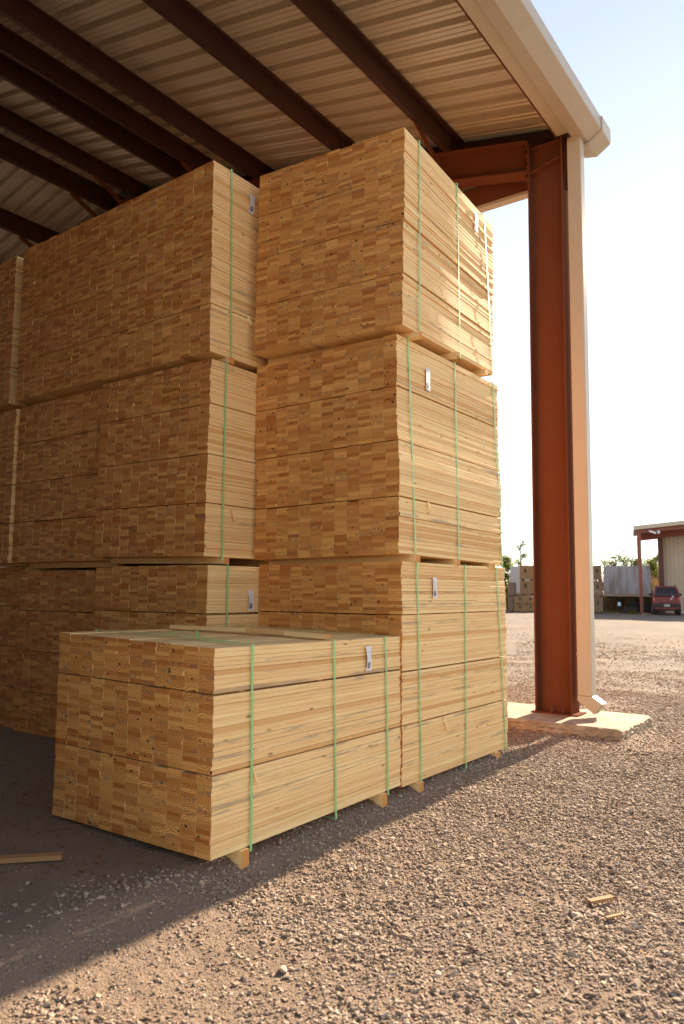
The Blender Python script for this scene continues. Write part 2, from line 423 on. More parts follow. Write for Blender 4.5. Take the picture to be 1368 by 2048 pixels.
# ------------------------------------------------------------------ lumber bundles
COLS, WB = 12, 0.0897
def hexmap(b, L, wf=1.0):
    x, y, z, hh, t, tl, py, dr, dl = b
    ct, st, sl, cl = math.cos(t), math.sin(t), math.sin(tl), math.cos(tl)
    W = COLS*WB*wf
    def f(sm, tm, qm):      # metres along, across, up
        s, tt, q = sm/L, tm/W, qm/hh
        P = np.stack([np.full_like(s, x), np.full_like(s, y), np.full_like(s, z)], -1)
        P = P + (hh*q)[..., None]*np.array([st*sl, -ct*sl, cl]) + s[..., None]*L*np.array([ct, st, py]) + tt[..., None]*W*np.array([-st*cl, ct*cl, sl])
        P[..., 2] += s*dr*q + tt*dl*q
        return P
    return f, W
def tier(name, parent, fmap, L, W, q0, q1, rows, seed, tone0=0.5, jag=0.0035, drift=0.0):
    g = np.random.default_rng(seed)
    cw = W/COLS; n = COLS*rows
    th = 1+g.normal(0, 0.05, (COLS, rows)); th = th/th.sum(1, keepdims=True)*(q1-q0)*(1-np.abs(g.normal(0, 0.011, COLS))[:, None]*(g.random(COLS) < 0.6)[:, None])
    zt = np.cumsum(th, 1)+q0; zb = zt-th
    ca = np.repeat(np.arange(COLS), rows)
    a0 = ca*cw; a1 = a0+cw-0.0020
    rj = np.cumsum(g.normal(0, 0.0014, rows)); rj -= rj.mean(); rj += g.normal(0, jag*0.7, rows)*(g.random(rows) < 0.4) + drift
    rj = np.tile(rj, COLS); ej = g.normal(0, 0.0007, n)
    a0 = a0+rj+ej; a1 = a1+rj+ej
    s0 = g.normal(0, 0.0011, n) - 0.006*(g.random(n) < 0.015); s1 = L + g.normal(0, 0.0026, n)
    b0 = zb.ravel()+0.0001; b1 = zt.ravel()-0.0002 - 0.0008*(g.random(n) < 0.18)
    ch = 0.0014
    pa = np.stack([a0+ch, a1-ch, a1, a1, a1-ch, a0+ch, a0, a0], 1)
    pq = np.stack([b0, b0, b0+ch, b1-ch, b1, b1, b1-ch, b0+ch], 1)
    V = np.concatenate([fmap(np.repeat(s0[:, None], 8, 1), pa, pq), fmap(np.repeat(s1[:, None], 8, 1), pa, pq)], 1)  # n,16,3
    lv1 = [7, 6, 5, 4, 3, 2, 1, 0] + list(range(8, 16)); tot1 = [8, 8]
    for k in range(8): lv1 += [k, (k+1) % 8, 8+(k+1) % 8, 8+k]; tot1.append(4)
    lv1 = np.array(lv1); lv = (lv1[None]+(np.arange(n)*16)[:, None]).ravel()
    o = mk(name, V.reshape(-1, 3), (lv, np.tile(tot1, n)), WOOD, parent)
    # grain coordinates
    py = (a0+a1)/2 + g.normal(0, 0.022, n); half = g.random(n) < 0.5
    pz = (b0+b1)/2 + np.where(half, 1, -1)*np.abs(g.normal(0.022, 0.022, n))
    ue = np.stack([pa-py[:, None], pq-pz[:, None]], -1)         # n,8,2
    girth = np.cumsum(np.concatenate([np.zeros((n, 1)), np.hypot(np.diff(pa, axis=1), np.diff(pq, axis=1))], 1), 1)
    girth = np.concatenate([girth, girth[:, -1:]+0.002], 1) + g.uniform(0, 40, (n, 1))
    so = g.uniform(0, 50, n)
    uv = np.zeros((n, 48, 2)); kn = np.full((n, 48, 2), 9.0)
    uv[:, 0:8] = ue[:, [7, 6, 5, 4, 3, 2, 1, 0]]; uv[:, 8:16] = ue
    for k in range(8):
        q = 16+4*k
        uv[:, q, 0] = so+s0; uv[:, q+1, 0] = so+s0; uv[:, q+2, 0] = so+s1; uv[:, q+3, 0] = so+s1
        uv[:, q, 1] = girth[:, k]; uv[:, q+1, 1] = girth[:, k+1]; uv[:, q+2, 1] = girth[:, k+1]; uv[:, q+3, 1] = girth[:, k]
    hk = g.random(n) < 0.10
    kc = np.stack([g.uniform(a0, a1), g.choice([0, 1], n)*(b1-b0)*g.uniform(.6, 1, n)+b0], -1)
    ke = np.stack([pa, pq], -1)-kc[:, None, :]
    kn[hk, 0:8] = ke[hk][:, [7, 6, 5, 4, 3, 2, 1, 0]]
    for nm, d in (('grain', uv), ('knot', kn)):
        l = o.data.uv_layers.new(name=nm); l.data.foreach_set('uv', d.reshape(-1).astype(np.float32))
    tn = np.zeros((n, 10, 4), np.float32)
    tn[..., 0] = np.clip(g.normal(tone0, 0.26, n), 0, 1)[:, None]; tn[..., 1] = g.random(n)[:, None]
    tn[:, 0:2, 2] = 1.0; tn[..., 3] = (g.random(n) < 0.16)[:, None]
    at = o.data.attributes.new('tone', 'FLOAT_COLOR', 'FACE'); at.data.foreach_set('color', tn.ravel())
    return o
def wood_piece(name, V, F, parent=None, tone=0.6, origin=None, seed=0, mat=None):
    """a single sawn stick with the same wood"""
    o = mk(name, V, F, mat or WOOD, parent, origin=origin); me = o.data
    g = np.random.default_rng(seed+99)
    V = np.asarray(V, float); V0 = V-V.mean(0)
    _, _, ax = np.linalg.svd(V0, full_matrices=False)
    C = V0@ax.T
    uv = me.uv_layers.new(name='grain'); kn = me.uv_layers.new(name='knot')
    at = me.attributes.new('tone', 'FLOAT_COLOR', 'FACE')
    so = g.uniform(0, 40)
    for p in me.polygons:
        vs = list(p.vertices); ext = np.ptp(C[vs, 0])
        end = ext < 0.15*np.ptp(C[:, 0])
        for li, vi in zip(p.loop_indices, vs):
            if end: uv.data[li].uv = (C[vi, 1]+0.01, C[vi, 2]+0.03)
            else: uv.data[li].uv = (so+C[vi, 0], so+C[vi, 1]+C[vi, 2])
            kn.data[li].uv = (9, 9)
        at.data[p.index].color = (tone, g.random(), 1.0 if end else 0.0, 0.0)
    return o
def stick(name, a, b, wd, ht, parent=None, seed=0, tone=0.6, upv=(0, 0, 1), origin=None, mat=None):
    m = MB().bar(a, b, wd, ht, upv); return wood_piece(name, m.V, m.F, parent, tone, origin, seed=seed, mat=mat)

def ribbon(path, nrm, wd, thick, along):
    """flat band: path points, outward normals, width along 'along'"""
    m = MB(); n = len(path); a = np.array(along, float)*wd/2; V = []
    for p, q in zip(path, nrm):
        p = np.array(p, float); q = np.array(q, float)
        V += [p-a, p+a, p+a+q*thick, p-a+q*thick]
    F = []
    for k in range(n-1):
        for i in range(4): F.append((4*k+i, 4*k+(i+1) % 4, 4*k+4+(i+1) % 4, 4*k+4+i))
    F += [(3, 2, 1, 0), tuple(4*(n-1)+i for i in range(4))]
    return m.add(V, F)

# glyph strokes for the printed tag
def tag_sheet(parent, fmap, s_c, q_top, q_bot, wd, seed, tilt=0.0):
    """paper tag stapled to the long face: bowed sheet, printed lines, round emblem"""
    g = np.random.default_rng(seed); hgt = q_top-q_bot; nseg = 12
    ph = g.uniform(0, 1); k1 = g.uniform(0.003, 0.006)
    def bow(u, v):       # u 0..1 across, v 0..1 down : stand-off from the boards
        return 0.0065 + k1*math.sin(math.pi*v)*(1-u)*1.6 + 0.0012*math.sin(7*v+ph*6)
    def pt(u, v, lift=0.0):
        s = s_c + (u-0.5)*wd + tilt*(v-0.5)*hgt - 0.0035*math.sin(math.pi*v)*0
        q = q_top - v*hgt
        return fmap(np.array(s), np.array(-(bow(u, v)+lift)), np.array(q))
    V = []; F = []; nu = 3
    for lay_ in (0, 0.0006):
        for i in range(nseg+1):
            for j in range(nu+1): V.append(pt(j/nu, i/nseg, lay_))
    st = (nseg+1)*(nu+1)
    for i in range(nseg):
        for j in range(nu):
            a = i*(nu+1)+j; F.append((a, a+1, a+nu+2, a+nu+1)); F.append((st+a+nu+1, st+a+nu+2, st+a+1, st+a))
    ring = [j for j in range(nu+1)] + [i*(nu+1)+nu for i in range(1, nseg+1)] + [nseg*(nu+1)+j for j in range(nu-1, -1, -1)] + [i*(nu+1) for i in range(nseg-1, 0, -1)]
    for a, b in zip(ring, ring[1:]+ring[:1]): F.append((b, a, st+a, st+b))
    tg = mk('paper_tag', V, F, PAPER, parent, smooth=False)
    # printed text: rows of tiny strokes
    V = []; F = []
    def quad(u0, v0, u1, v1):
        b = len(V); V.extend([pt(u0, v0, .0010), pt(u1, v0, .0010), pt(u1, v1, .0010), pt(u0, v1, .0010)]); F.append((b, b+1, b+2, b+3))
    def word(u, v, n, hgt_, cw):
        for k in range(n):
            kind = g.integers(0, 3)
            quad(u, v, u+cw*0.28, v+hgt_)
            if kind != 1: quad(u+cw*0.28, v+hgt_*0.0, u+cw*0.72, v+hgt_*0.28)
            if kind != 2: quad(u+cw*0.28, v+hgt_*0.72, u+cw*0.72, v+hgt_)
            u += cw
    def flush():
        if V: mk('text_line', list(V), list(F), INK, tg)
        V.clear(); F.clear()
    word(0.14, 0.225, 11, 0.022, 0.055); flush()
    for r_, (nl, nv) in enumerate(((1, 4), (1, 1), (1, 2))):
        v = 0.39+0.085*r_
        word(0.20, v, nl, 0.026, 0.06); word(0.62-0.06*nv, v, nv, 0.024, 0.06); flush()
    # round emblem: dark disc, pale ring and pale upright figure
    cu, cv, ru = 0.44, 0.765, 0.31; rv = ru*wd/hgt*1.08
    V = []; F = []
    V.append(pt(cu, cv, .0012))
    for k in range(32): V.append(pt(cu+ru*math.cos(k*math.pi/16), cv+rv*math.sin(k*math.pi/16), .0012))
    for k in range(32): F.append((0, 1+k, 1+(k+1) % 32))
    em = mk('emblem', V, F, INK, tg)
    V = []; F = []
    for k in range(16):
        if k in (3, 4, 11, 12): continue
        b = len(V)
        for (rr, kk) in ((0.70, k), (0.70, k+0.62), (0.82, k+0.62), (0.82, k)):
            V.append(pt(cu+ru*rr*math.cos(kk*math.pi/8), cv+rv*rr*math.sin(kk*math.pi/8), .0016))
        F.append((b, b+1, b+2, b+3))
    for (u0, v0, u1, v1) in ((-.08, -.62, .08, .62), (-.30, -.10, -.16, .34), (.16, -.34, .30, .10), (-.16, -.30, -.08, -.10), (.08, .12, .20, .30)):
        b = len(V)
        for (a, c_) in ((u0, v0), (u1, v0), (u1, v1), (u0, v1)): V.append(pt(cu+a*ru, cv+c_*rv, .0016))
        F.append((b, b+1, b+2, b+3))
    mk('emblem_mark', V, F, PAPER, tg)
    return tg

GROUP = 'strapped bundles of pine boards stacked under the shed roof'
def bundle(label, b, L, tiers, rows, straps, seed, bearer_h, wf=1.0, tagpos=None, chips=(), tone0=0.5, drifts=None, full_straps=True, bear=(0, 1, 2), bwd=0.046):
    x, y, z, hh, t = b[:5]
    fmap, W = hexmap(b, L, wf)
    c = fmap(np.array(L/2), np.array(W/2), np.array(0.0)); root = thing('lumber_bundle', label, 'lumber bundle', (c[0], c[1], c[2]-bearer_h), GROUP)
    tot = sum(tiers); q = 0.0; seams = []
    for k, tt in enumerate(tiers):
        q1 = q + hh*tt/tot
        tier('board_tier', root, fmap, L, W, q+(0.0026 if k else 0), q1-0.0026, rows[k], seed*17+k, tone0, drift=(drifts[k] if drifts else 0.0))
        if k: seams.append(q)
        q = q1
    # laths in the seams between tiers
    for k, qs in enumerate(seams):
        m = MB()
        for sx in (0.12, 0.5, 0.88):
            s0 = L*sx
            P = [fmap(np.array(s0+ds), np.array(tm), np.array(qs+dq)) for dq in (-0.0023, 0.0023) for ds, tm in ((-.012, 0.004), (.012, 0.004), (.012, W-.004), (-.012, W-.004))]
            m.hexa(P)
        wood_piece('seam_lath', m.V, m.F, root, 0.5, seed=seed+k)
    # bearers under the bundle
    for k in bear:
        s0 = L*(0.125, 0.5, 0.865)[k]
        P = []
        ext = 0.020 if k != 1 else 0.012
        for dq in (-bearer_h+0.002, -0.001):
            for ds, tm in ((-bwd/2, -ext), (bwd/2, -ext), (bwd/2, W+0.01), (-bwd/2, W+0.01)): P.append(fmap(np.array(s0+ds), np.array(tm), np.array(dq)))
        m = MB().hexa(P); wood_piece('bearer', m.V, m.F, root, 0.55, seed=seed*3+k)
    # straps: (top offset, bottom offset) along the bundle
    for k, (st_, sb) in enumerate(straps):
        low = -0.020 if k != 1 else (-bearer_h*0.45)
        path = []; nn = 26
        e = 0.0075; pts = []
        for i in range(nn+1):
            v = i/nn; sag = 0.0016*math.sin(v*23+seed+k)+0.0009*math.sin(v*51)
            pts.append((st_+(sb-st_)*v+sag*0.6, -e-abs(sag)*0.5, (hh+0.002)*(1-v)+low*v))
        nrm_ = [np.array([math.sin(t), -math.cos(t), 0])]*len(pts)
        pts2 = [(st_+0.0, W+e, hh+0.002), (st_, W*0.5, hh+0.0035)]
        near = [fmap(np.array(p[0]), np.array(p[1]), np.array(p[2])) for p in pts]
        al = np.array([math.cos(t), math.sin(t), b[6]])
        m = ribbon(near, nrm_, 0.0126, 0.0011, al)
        top = [fmap(np.array(st_), np.array(tm), np.array(hh+0.0030)) for tm in (-e-0.001, 0.02, W*0.33, W*0.66, W+e)]
        m2 = ribbon(top, [np.array([0, 0, 1.0])]*5, 0.0126, 0.0011, al); m.add(m2.V, m2.F)
        bk = [fmap(np.array(st_+(sb-st_)*v), np.array(W+e), np.array((hh+0.003)*(1-v)+low*v)) for v in (0, 1)]
        m3 = ribbon(bk, [np.array([0, 1.0, 0])]*2, 0.0126, 0.0011, al); m.add(m3.V, m3.F)
        bt = [fmap(np.array(sb), np.array(tm), np.array(low)) for tm in (-e, W+e)]
        if k == 1:
            m4 = ribbon(bt, [np.array([0, 0, -1.0])]*2, 0.0126, 0.0011, al); m.add(m4.V, m4.F)
        m.build('strap', STRAP, root)
    if tagpos: tag_sheet(root, fmap, tagpos[0], tagpos[1], tagpos[2], tagpos[3] if len(tagpos) > 3 else 0.062, seed, tilt=tagpos[4] if len(tagpos) > 4 else 0.0)
    for k, (s0, q0, s1, q1, wd) in enumerate(chips):
        a = fmap(np.array(s0), np.array(-0.004), np.array(q0)); bb = fmap(np.array(s1), np.array(-0.016), np.array(q1))
        stick('wood_shim', a, bb, 0.006, wd, root, seed=seed+k, tone=0.75, upv=(1, 0, 0))
    return root, fmap, W

LB, LF = 1.3585, 1.4100
bF = (2.167, 2.192, 0.076, 0.818, -0.000, -0.005, 0.004, -0.021, 0.030)
bB1 = (3.585, 2.188, 0.070, 1.221, -0.011, 0.000, -0.002, 0.003, -0.003)
bB2 = (3.544, 2.178, 1.332, 1.255, -0.003, -0.015, -0.015, 0.025, 0.007)
bB3 = (3.516, 2.133, 2.618, 1.183, 0.052, 0.009, 0.033, -0.067, 0.018)
bC3 = (3.140, 3.286, 2.577, 1.241, -0.009, -0.006, 0, 0, 0)
bC2 = (3.143, 3.294, 1.323, 1.209, -0.008, 0.017, 0, 0, -0.013)
bC1 = (3.150, 3.267, 0.070, 1.205, -0.004, 0.000, 0, 0, 0)
bD3 = (3.152, 4.366, 2.585, 1.230, -0.006, -0.002, 0, 0, 0)
bD2 = (3.215, 4.398, 1.320, 1.215, 0.004, 0.004, 0, 0, 0)
bD1 = (3.270, 4.347, 0.060, 1.200, 0.010, 0.000, 0, 0, 0)
bE3 = (3.190, 5.600, 2.590, 1.230, -0.006, -0.002, 0, 0, 0)
bE2 = (3.190, 5.495, 1.320, 1.215, 0.004, 0.004, 0, 0, 0)
bE1 = (3.300, 5.427, 0.060, 1.236, 0.010, 0.000, 0, 0, 0)
rF, fF, WF = bundle('low front bundle of pine boards standing alone on the dirt', bF, LF, [166, 163, 97], [17, 17, 10],
    [(0.213, 0.222), (0.790, 0.812), (1.252, 1.272)], 1, 0.072, wf=0.9733, bear=(0, 2), tagpos=(1.092, 0.775, 0.648, 0.050), chips=((0.232, 0.305, 0.250, 0.240, 0.010),), tone0=0.55)
bundle('bottom bundle of the right-hand stack, ending beside the front bundle', bB1, LB, [120, 108, 115, 111], [16]*4, 
    [(0.152, 0.192), (0.748, 0.728), (1.205, 1.315)], 2, 0.068, bear=(0, 2), tagpos=(0.357, 1.135, 1.012, 0.052), chips=((0.455, 0.312, 0.487, 0.235, 0.012),), tone0=0.5)
bundle('middle bundle of the right-hand stack, white tag beside its first strap', bB2, LB, [112, 112, 110, 106], [15]*4,
    [(0.118, 0.165), (0.698, 0.694), (1.270, 1.412-0.07)], 3, 0.042, tagpos=(0.344, 1.130, 0.994, 0.054), chips=((0.320, 0.318, 0.325, 0.268, 0.012),), tone0=0.52, drifts=(0.0, -0.006, 0.004, 0.0))
bundle('sunlit topmost bundle of the right-hand stack, just below the roof', bB3, LB, [103, 105, 95, 94], [15]*4,
    [(0.175, 0.186), (0.714, 0.761), (1.172, 1.322)], 4, 0.042, tagpos=(1.030, 1.130, 0.985, 0.068), tone0=0.5, drifts=(0.006, 0.004, -0.003, 0.0))
bundle('topmost bundle of the second stack, white tag near its upper edge', bC3, LB, [95, 100, 92, 95], [14]*4,
    [(0.152, 0.177), (0.68, 0.68), (1.2, 1.2)], 5, 0.042, tagpos=(0.345, 1.155, 1.025, 0.052, -0.1), chips=((0.325, 0.318, 0.345, 0.255, 0.020),), tone0=0.45)
bundle('middle bundle of the second stack, darker orange boards and no tag in view', bC2, LB, [106, 98, 102, 92], [14]*4,
    [(0.122, 0.141), (0.68, 0.68), (1.2, 1.2)], 6, 0.042, chips=((0.205, 0.300, 0.235, 0.228, 0.012),), tone0=0.38)
bundle('bottom bundle of the second stack, half hidden behind the front bundle', bC1, LB, [110, 110, 108, 105], [16]*4,
    [(0.160, 0.165), (0.68, 0.68), (1.2, 1.2)], 7, 0.066, tagpos=(0.372, 1.050, 0.925, 0.052), tone0=0.42)
bundle('topmost bundle of the third stack, level with its neighbour on the right', bD3, LB, [95, 100, 95, 95], [15]*4, [(0.15, 0.15), (0.68, 0.68), (1.2, 1.2)], 8, 0.042, tone0=0.4)  # boards of these inner stacks toned darker to paint in their shade
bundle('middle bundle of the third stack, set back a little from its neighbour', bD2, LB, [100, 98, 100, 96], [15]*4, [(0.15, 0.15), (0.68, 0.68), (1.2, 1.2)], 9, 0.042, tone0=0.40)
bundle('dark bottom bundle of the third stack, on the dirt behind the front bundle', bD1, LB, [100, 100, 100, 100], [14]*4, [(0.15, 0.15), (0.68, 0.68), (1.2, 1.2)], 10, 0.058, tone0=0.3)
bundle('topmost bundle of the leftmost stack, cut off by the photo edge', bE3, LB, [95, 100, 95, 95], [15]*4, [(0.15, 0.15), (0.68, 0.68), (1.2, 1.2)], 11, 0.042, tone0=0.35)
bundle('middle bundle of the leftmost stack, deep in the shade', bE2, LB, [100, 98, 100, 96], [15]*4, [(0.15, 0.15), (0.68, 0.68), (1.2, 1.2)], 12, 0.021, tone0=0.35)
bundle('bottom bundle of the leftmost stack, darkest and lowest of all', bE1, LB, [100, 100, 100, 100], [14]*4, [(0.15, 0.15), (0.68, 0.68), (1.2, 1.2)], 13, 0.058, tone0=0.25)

# loose strap tails on top of the front bundle
m = MB()
def Ft(s_, tm, dq): return fF(np.array(s_), np.array(tm), np.array(0.818+dq))
for pts in ([(0.21, 0.02, .004), (0.225, .2, .006), (0.26, .36, .012), (0.30, .50, .010), (0.285, .66, .006), (.26, .9, .004)],
            [(0.23, .34, .010), (0.30, .42, .030), (0.36, .52, .022), (0.30, .60, .018), (0.22, .52, .020), (0.25, .40, .012)]):
    pp = [Ft(*p) for p in pts]
    for a, b_ in zip(pp[:-1], pp[1:]): m.bar(a, b_ + (b_-a)*0.06, 0.014, 0.0012)
m.build('strap_tail', STRAP, rF)
# loose boards across the front bundle
a = Ft(0.800, 0.035, 0.0125); bmid = Ft(0.735, 0.50, 0.019); c = Ft(0.655, 0.985, 0.0125)
m = MB(); P = []
def boardpath(pts, wd, ht):
    V = []; F = []
    for k, p in enumerate(pts):
        d = pts[min(k+1, len(pts)-1)]-pts[max(k-1, 0)]; d = d/np.linalg.norm(d); sx = np.cross(d, (0, 0, 1)); sx /= np.linalg.norm(sx)
        V += [p-sx*wd/2-np.array([0, 0, ht/2]), p+sx*wd/2-np.array([0, 0, ht/2]), p+sx*wd/2+np.array([0, 0, ht/2]), p-sx*wd/2+np.array([0, 0, ht/2])]
    n = len(pts)
    for k in range(n-1):
        for i in range(4): F.append((4*k+i, 4*k+(i+1) % 4, 4*k+4+(i+1) % 4, 4*k+4+i))
    F += [(3, 2, 1, 0), tuple(4*(n-1)+i for i in range(4))]
    return V, F
V, F = boardpath([a, (a+bmid)/2+np.array([0, 0, .002]), bmid, (bmid+c)/2+np.array([0, 0, .001]), c], 0.062, 0.019)
tag(wood_piece('loose_board', V, F, None, 0.5, seed=3), 'loose board lying crosswise on top of the front bundle', 'board')
a2 = Ft(0.872, 0.075, 0.0105); c2 = Ft(0.862, 0.93, 0.0105)
V, F = boardpath([a2, (a2+c2)/2, c2], 0.05, 0.014)
tag(wood_piece('loose_lath', V, F, None, 0.35, seed=4), 'thin lath behind the loose board on the front bundle', 'lath')
# sticks and chips on the ground
def gp(x, y, dz=0.0): return np.array([x, y, float(gz(x, y))+dz])
tag(stick('wooden_stick', gp(1.60, 2.93, .014), gp(1.853, 2.690, .018), 0.042, 0.018, None, 5, 0.75, mat=WOOD_OLD), 'long pale stick lying on the dark dirt at the left edge', 'stick')
tag(stick('wood_chip', gp(2.905, 0.965, .016), gp(2.985, 0.905, .024), 0.022, 0.010, None, 6, 0.45, mat=WOOD_OLD), 'small split chip of wood lying in the sunlit gravel', 'wood chip')
tag(stick('wood_chip', gp(2.80, 0.872, .012), gp(2.86, 0.838, .014), 0.012, 0.006, None, 7, 0.3, mat=WOOD_OLD), 'thin dark sliver of wood in the gravel near the split chip', 'wood chip')
tag(stick('wood_chip', gp(2.575, 2.285, .010), gp(2.645, 2.325, .012), 0.020, 0.006, None, 8, 0.7, mat=WOOD_OLD), 'flat pale chip of wood just below the front bundle', 'wood chip')
g = np.random.default_rng(77); m = MB()
for k in range(420):
    x = g.uniform(1.5, 3.2); y = g.uniform(2.35, 5.3)
    if x > 2.12 and x < 3.6 and y > 2.15 and y < 3.3: continue
    a = g.uniform(0, 3.14); L_ = g.uniform(.008, .035); d = np.array([math.cos(a), math.sin(a), g.normal(0, .1)])*L_
    p = gp(x, y, 0.004+gfine(x, y)); m.bar(p-d/2, p+d/2, g.uniform(.003, .009), 0.003)
o = wood_piece('wood_shavings', m.V, m.F, None, 0.3, seed=9, mat=WOOD_OLD); o['kind'] = 'stuff'; o['label'] = 'scattered wood shavings on the shaded dirt'

# ------------------------------------------------------------------ the shed
T = 0.22; YR = 8.45                      # roof pitch, ridge line
def rz(y): return 5.27 + T*(y-2.2) if y <= YR else 5.27 + T*(2*YR-y-2.2)
PD = 0.218                                # purlin depth
X_END, X_BEG = 6.62, -0.7
shed = thing('open_sided_shed', 'open-sided steel lumber shed with rust red frame, corrugated roof and beige trim', 'shed', (6.47, 2.37, 0.09))
# roof sheet with trapezoid ribs, as one skin with thickness
def roof_part(y0, y1, z0, z1):
    pitch = 0.2226; xs = []; hs = []
    x = X_BEG
    while x < X_END+0.16:
        for dx, h in ((0, 0), (.002, .0), (.010, .060), (.068, .060), (.076, 0), (.104, 0), (.108, .007), (.120, .007), (.126, 0), (.162, 0), (.168, .007), (.180, .007), (.186, 0)):
            xs.append(x+dx); hs.append(h)
        x += pitch
    n = len(xs); V = []; F = []; ny = 2
    for th in (0.0, 0.004):
        for k in range(ny):
            yy, zz = (y0, z0) if k == 0 else (y1, z1)
            for a, h in zip(xs, hs): V.append((a, yy, zz+h+th))
    for i in range(n-1):
        F.append((i, n+i, n+i+1, i+1)); F.append((2*n+i+1, 3*n+i+1, 3*n+i, 2*n+i))
        F.append((i, i+1, 2*n+i+1, 2*n+i)); F.append((n+i+1, n+i, 3*n+i, 3*n+i+1))
    F.append((0, 2*n, 3*n, n)); F.append((n-1, 2*n-1, 4*n-1, 3*n-1))
    return V, F
ro = rz(YR)+PD
V, F = roof_part(1.93, YR, rz(1.93)+PD, ro); mk('roof_sheet', V, F, ROOF, shed)
V, F = roof_part(YR+0.002, 14.9, ro, rz(14.9)+PD); mk('roof_sheet', V, F, ROOF, shed)
m = MB().prism([(YR-.2, ro-.2*T+.034), (YR, ro+.04), (YR+.2, ro-.2*T+.034), (YR+.2, ro-.2*T+.040), (YR, ro+.05), (YR-.2, ro-.2*T+.040)], [X_BEG, X_END+.1]); m.build('ridge_cap', TRIM, shed)
# purlins: Z sections, web facing the eave
def zsec(y, up_slope=1):
    z0 = rz(y)+0.001; z1 = rz(y)+PD-0.004; f_ = 0.062; t_ = 0.007; lip = 0.018
    k = up_slope*T
    return [(y, z0), (y+f_, z0+k*f_), (y+f_, z0+k*f_+lip), (y+f_-t_, z0+k*f_+lip), (y+f_-t_, z0+k*f_+t_), (y+t_, z0+t_+.001),
            (y+t_, z1), (y-f_, z1-k*f_), (y-f_, z1-k*f_-lip), (y-f_+t_, z1-k*f_-lip), (y-f_+t_, z1-k*f_-t_), (y, z1-t_)]
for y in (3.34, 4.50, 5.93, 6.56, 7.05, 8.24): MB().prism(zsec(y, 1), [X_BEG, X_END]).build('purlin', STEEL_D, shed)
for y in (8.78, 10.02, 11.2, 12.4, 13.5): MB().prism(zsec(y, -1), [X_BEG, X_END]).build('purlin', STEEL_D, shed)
# eave strut with its lip, soffit and fascia
MB().box(X_BEG, X_END, 2.236, 2.246, 5.262, 5.465).build('eave_strut', STEEL, shed)
MB().box(X_BEG, 6.385, 2.118, 2.234, 5.268, 5.30).build('soffit', TRIM, shed)
MB().box(X_BEG, X_END, 2.107, 2.116, 5.274, 5.455).build('fascia', TRIM, shed)
# gutter: open-topped, folded profile
gp_o = [(2.100, 5.40), (2.100, 5.215), (1.985, 5.190), (1.874, 5.262), (1.868, 5.268), (1.868, 5.385), (1.882, 5.385)]
gp_i = [(1.882, 5.378), (1.876, 5.378), (1.876, 5.272), (1.880, 5.266), (1.985, 5.198), (2.094, 5.222), (2.094, 5.40)]
gut = MB().prism(gp_o+gp_i, [X_BEG, 1.5, 3.3, 6.50]).build('gutter', GUTTER, shed)
e_o = [(2.103, 5.405), (2.103, 5.195), (1.985, 5.168), (1.862, 5.250), (1.856, 5.260), (1.856, 5.392)]
MB().prism(e_o, [6.503, 6.76]).build('gutter_end', GUTTER, shed, bevel=0.004)
for x in (5.9, 4.7, 3.5, 2.3): MB().box(x, x+.012, 1.870, 2.10, 5.386, 5.392).build('gutter_hanger', GUTTER, shed)
# rigid frames
LEAN = 0.006
def lean(m):
    m.V = [(x, y-LEAN*(z-0.1), z) for (x, y, z) in m.V]; return m
def ibeam_col(xc, y0, y1, z0, z1, parent, hw=0.09):
    c = MB()
    c.box(xc-hw, xc+hw, y0, y0+.014, z0, z1); c.box(xc-hw, xc+hw, y1-.014, y1, z0, z1)
    c.box(xc-.005, xc+.005, y0+.0142, y1-.0142, z0, z1-0.002)
    return c
def rafter(xc, ya, yb, parent):
    c = MB(); d = 0.315
    for (za, zb, hw) in ((0, -.014, .085), (-d+.014, -d, .085), (-.0142, -d+.0142, .005)):
        P = []
        for z_ in (zb, za):
            for (xx, yy) in ((xc-hw, ya), (xc+hw, ya), (xc+hw, yb), (xc-hw, yb)): P.append((xx, yy, rz(yy)+z_-0.001))
        c.hexa(P)
    return c.build('rafter', STEEL, parent)
XC = 6.47
for xc in (XC, 0.27):
    co = lean(ibeam_col(xc, 2.219, 2.545, 0.100, 5.262, shed)).build('column', STEEL, shed)
    rafter(xc, 2.5315, YR-.001, shed); rafter(xc, YR+.001, 14.3, shed)
    ibeam_col(xc, 14.305, 14.66, 0.10, 5.262, shed).build('column', STEEL, shed)
    # base plate and anchor bolts
    bp = MB().box(xc-.115, xc+.115, 2.165, 2.575, 0.0895, 0.100).build('base_plate', STEEL, co, bevel=0.002)
    bo = MB()
    for yy in (2.31, 2.41):
        for sx in (-1, 1):
            bo.tube([(xc+sx*.05, yy, .1005), (xc+sx*.05, yy, .150)], 0.0075, 8); bo.tube([(xc+sx*.05, yy, .1003), (xc+sx*.05, yy, .113)], 0.014, 6)
    bo.build('anchor_bolts', BOLT, co)
    kn = MB()
    kn.box(xc-.085, xc+.085, 2.547, 2.560, 4.93, 5.33)                 # end plate between column and rafter
    kn.box(xc-.045, xc-.0055, 2.206, 2.528, 5.255, 5.268)
    kn.bar((xc-.045, 2.207, 5.085), (xc-.045, 2.528, 5.005), 0.080, 0.012)
    lean(kn).build('knee_plate', STEEL, co)
    kb = MB()
    for yy in (2.66, 2.72):
        for zz in (4.98, 5.1, 5.22): kb.tube([(xc-.10, 2.555+0, zz), (xc-.088, 2.555, zz)], .010, 6)
    lean(kb).build('knee_bolts', BOLT, co)
# plate that closes the slot between column and downspout near the top
lean(MB().box(XC-.03, XC+.03, 2.160, 2.2175, 4.78, 5.19)).build('bracket_plate', STEEL, shed)
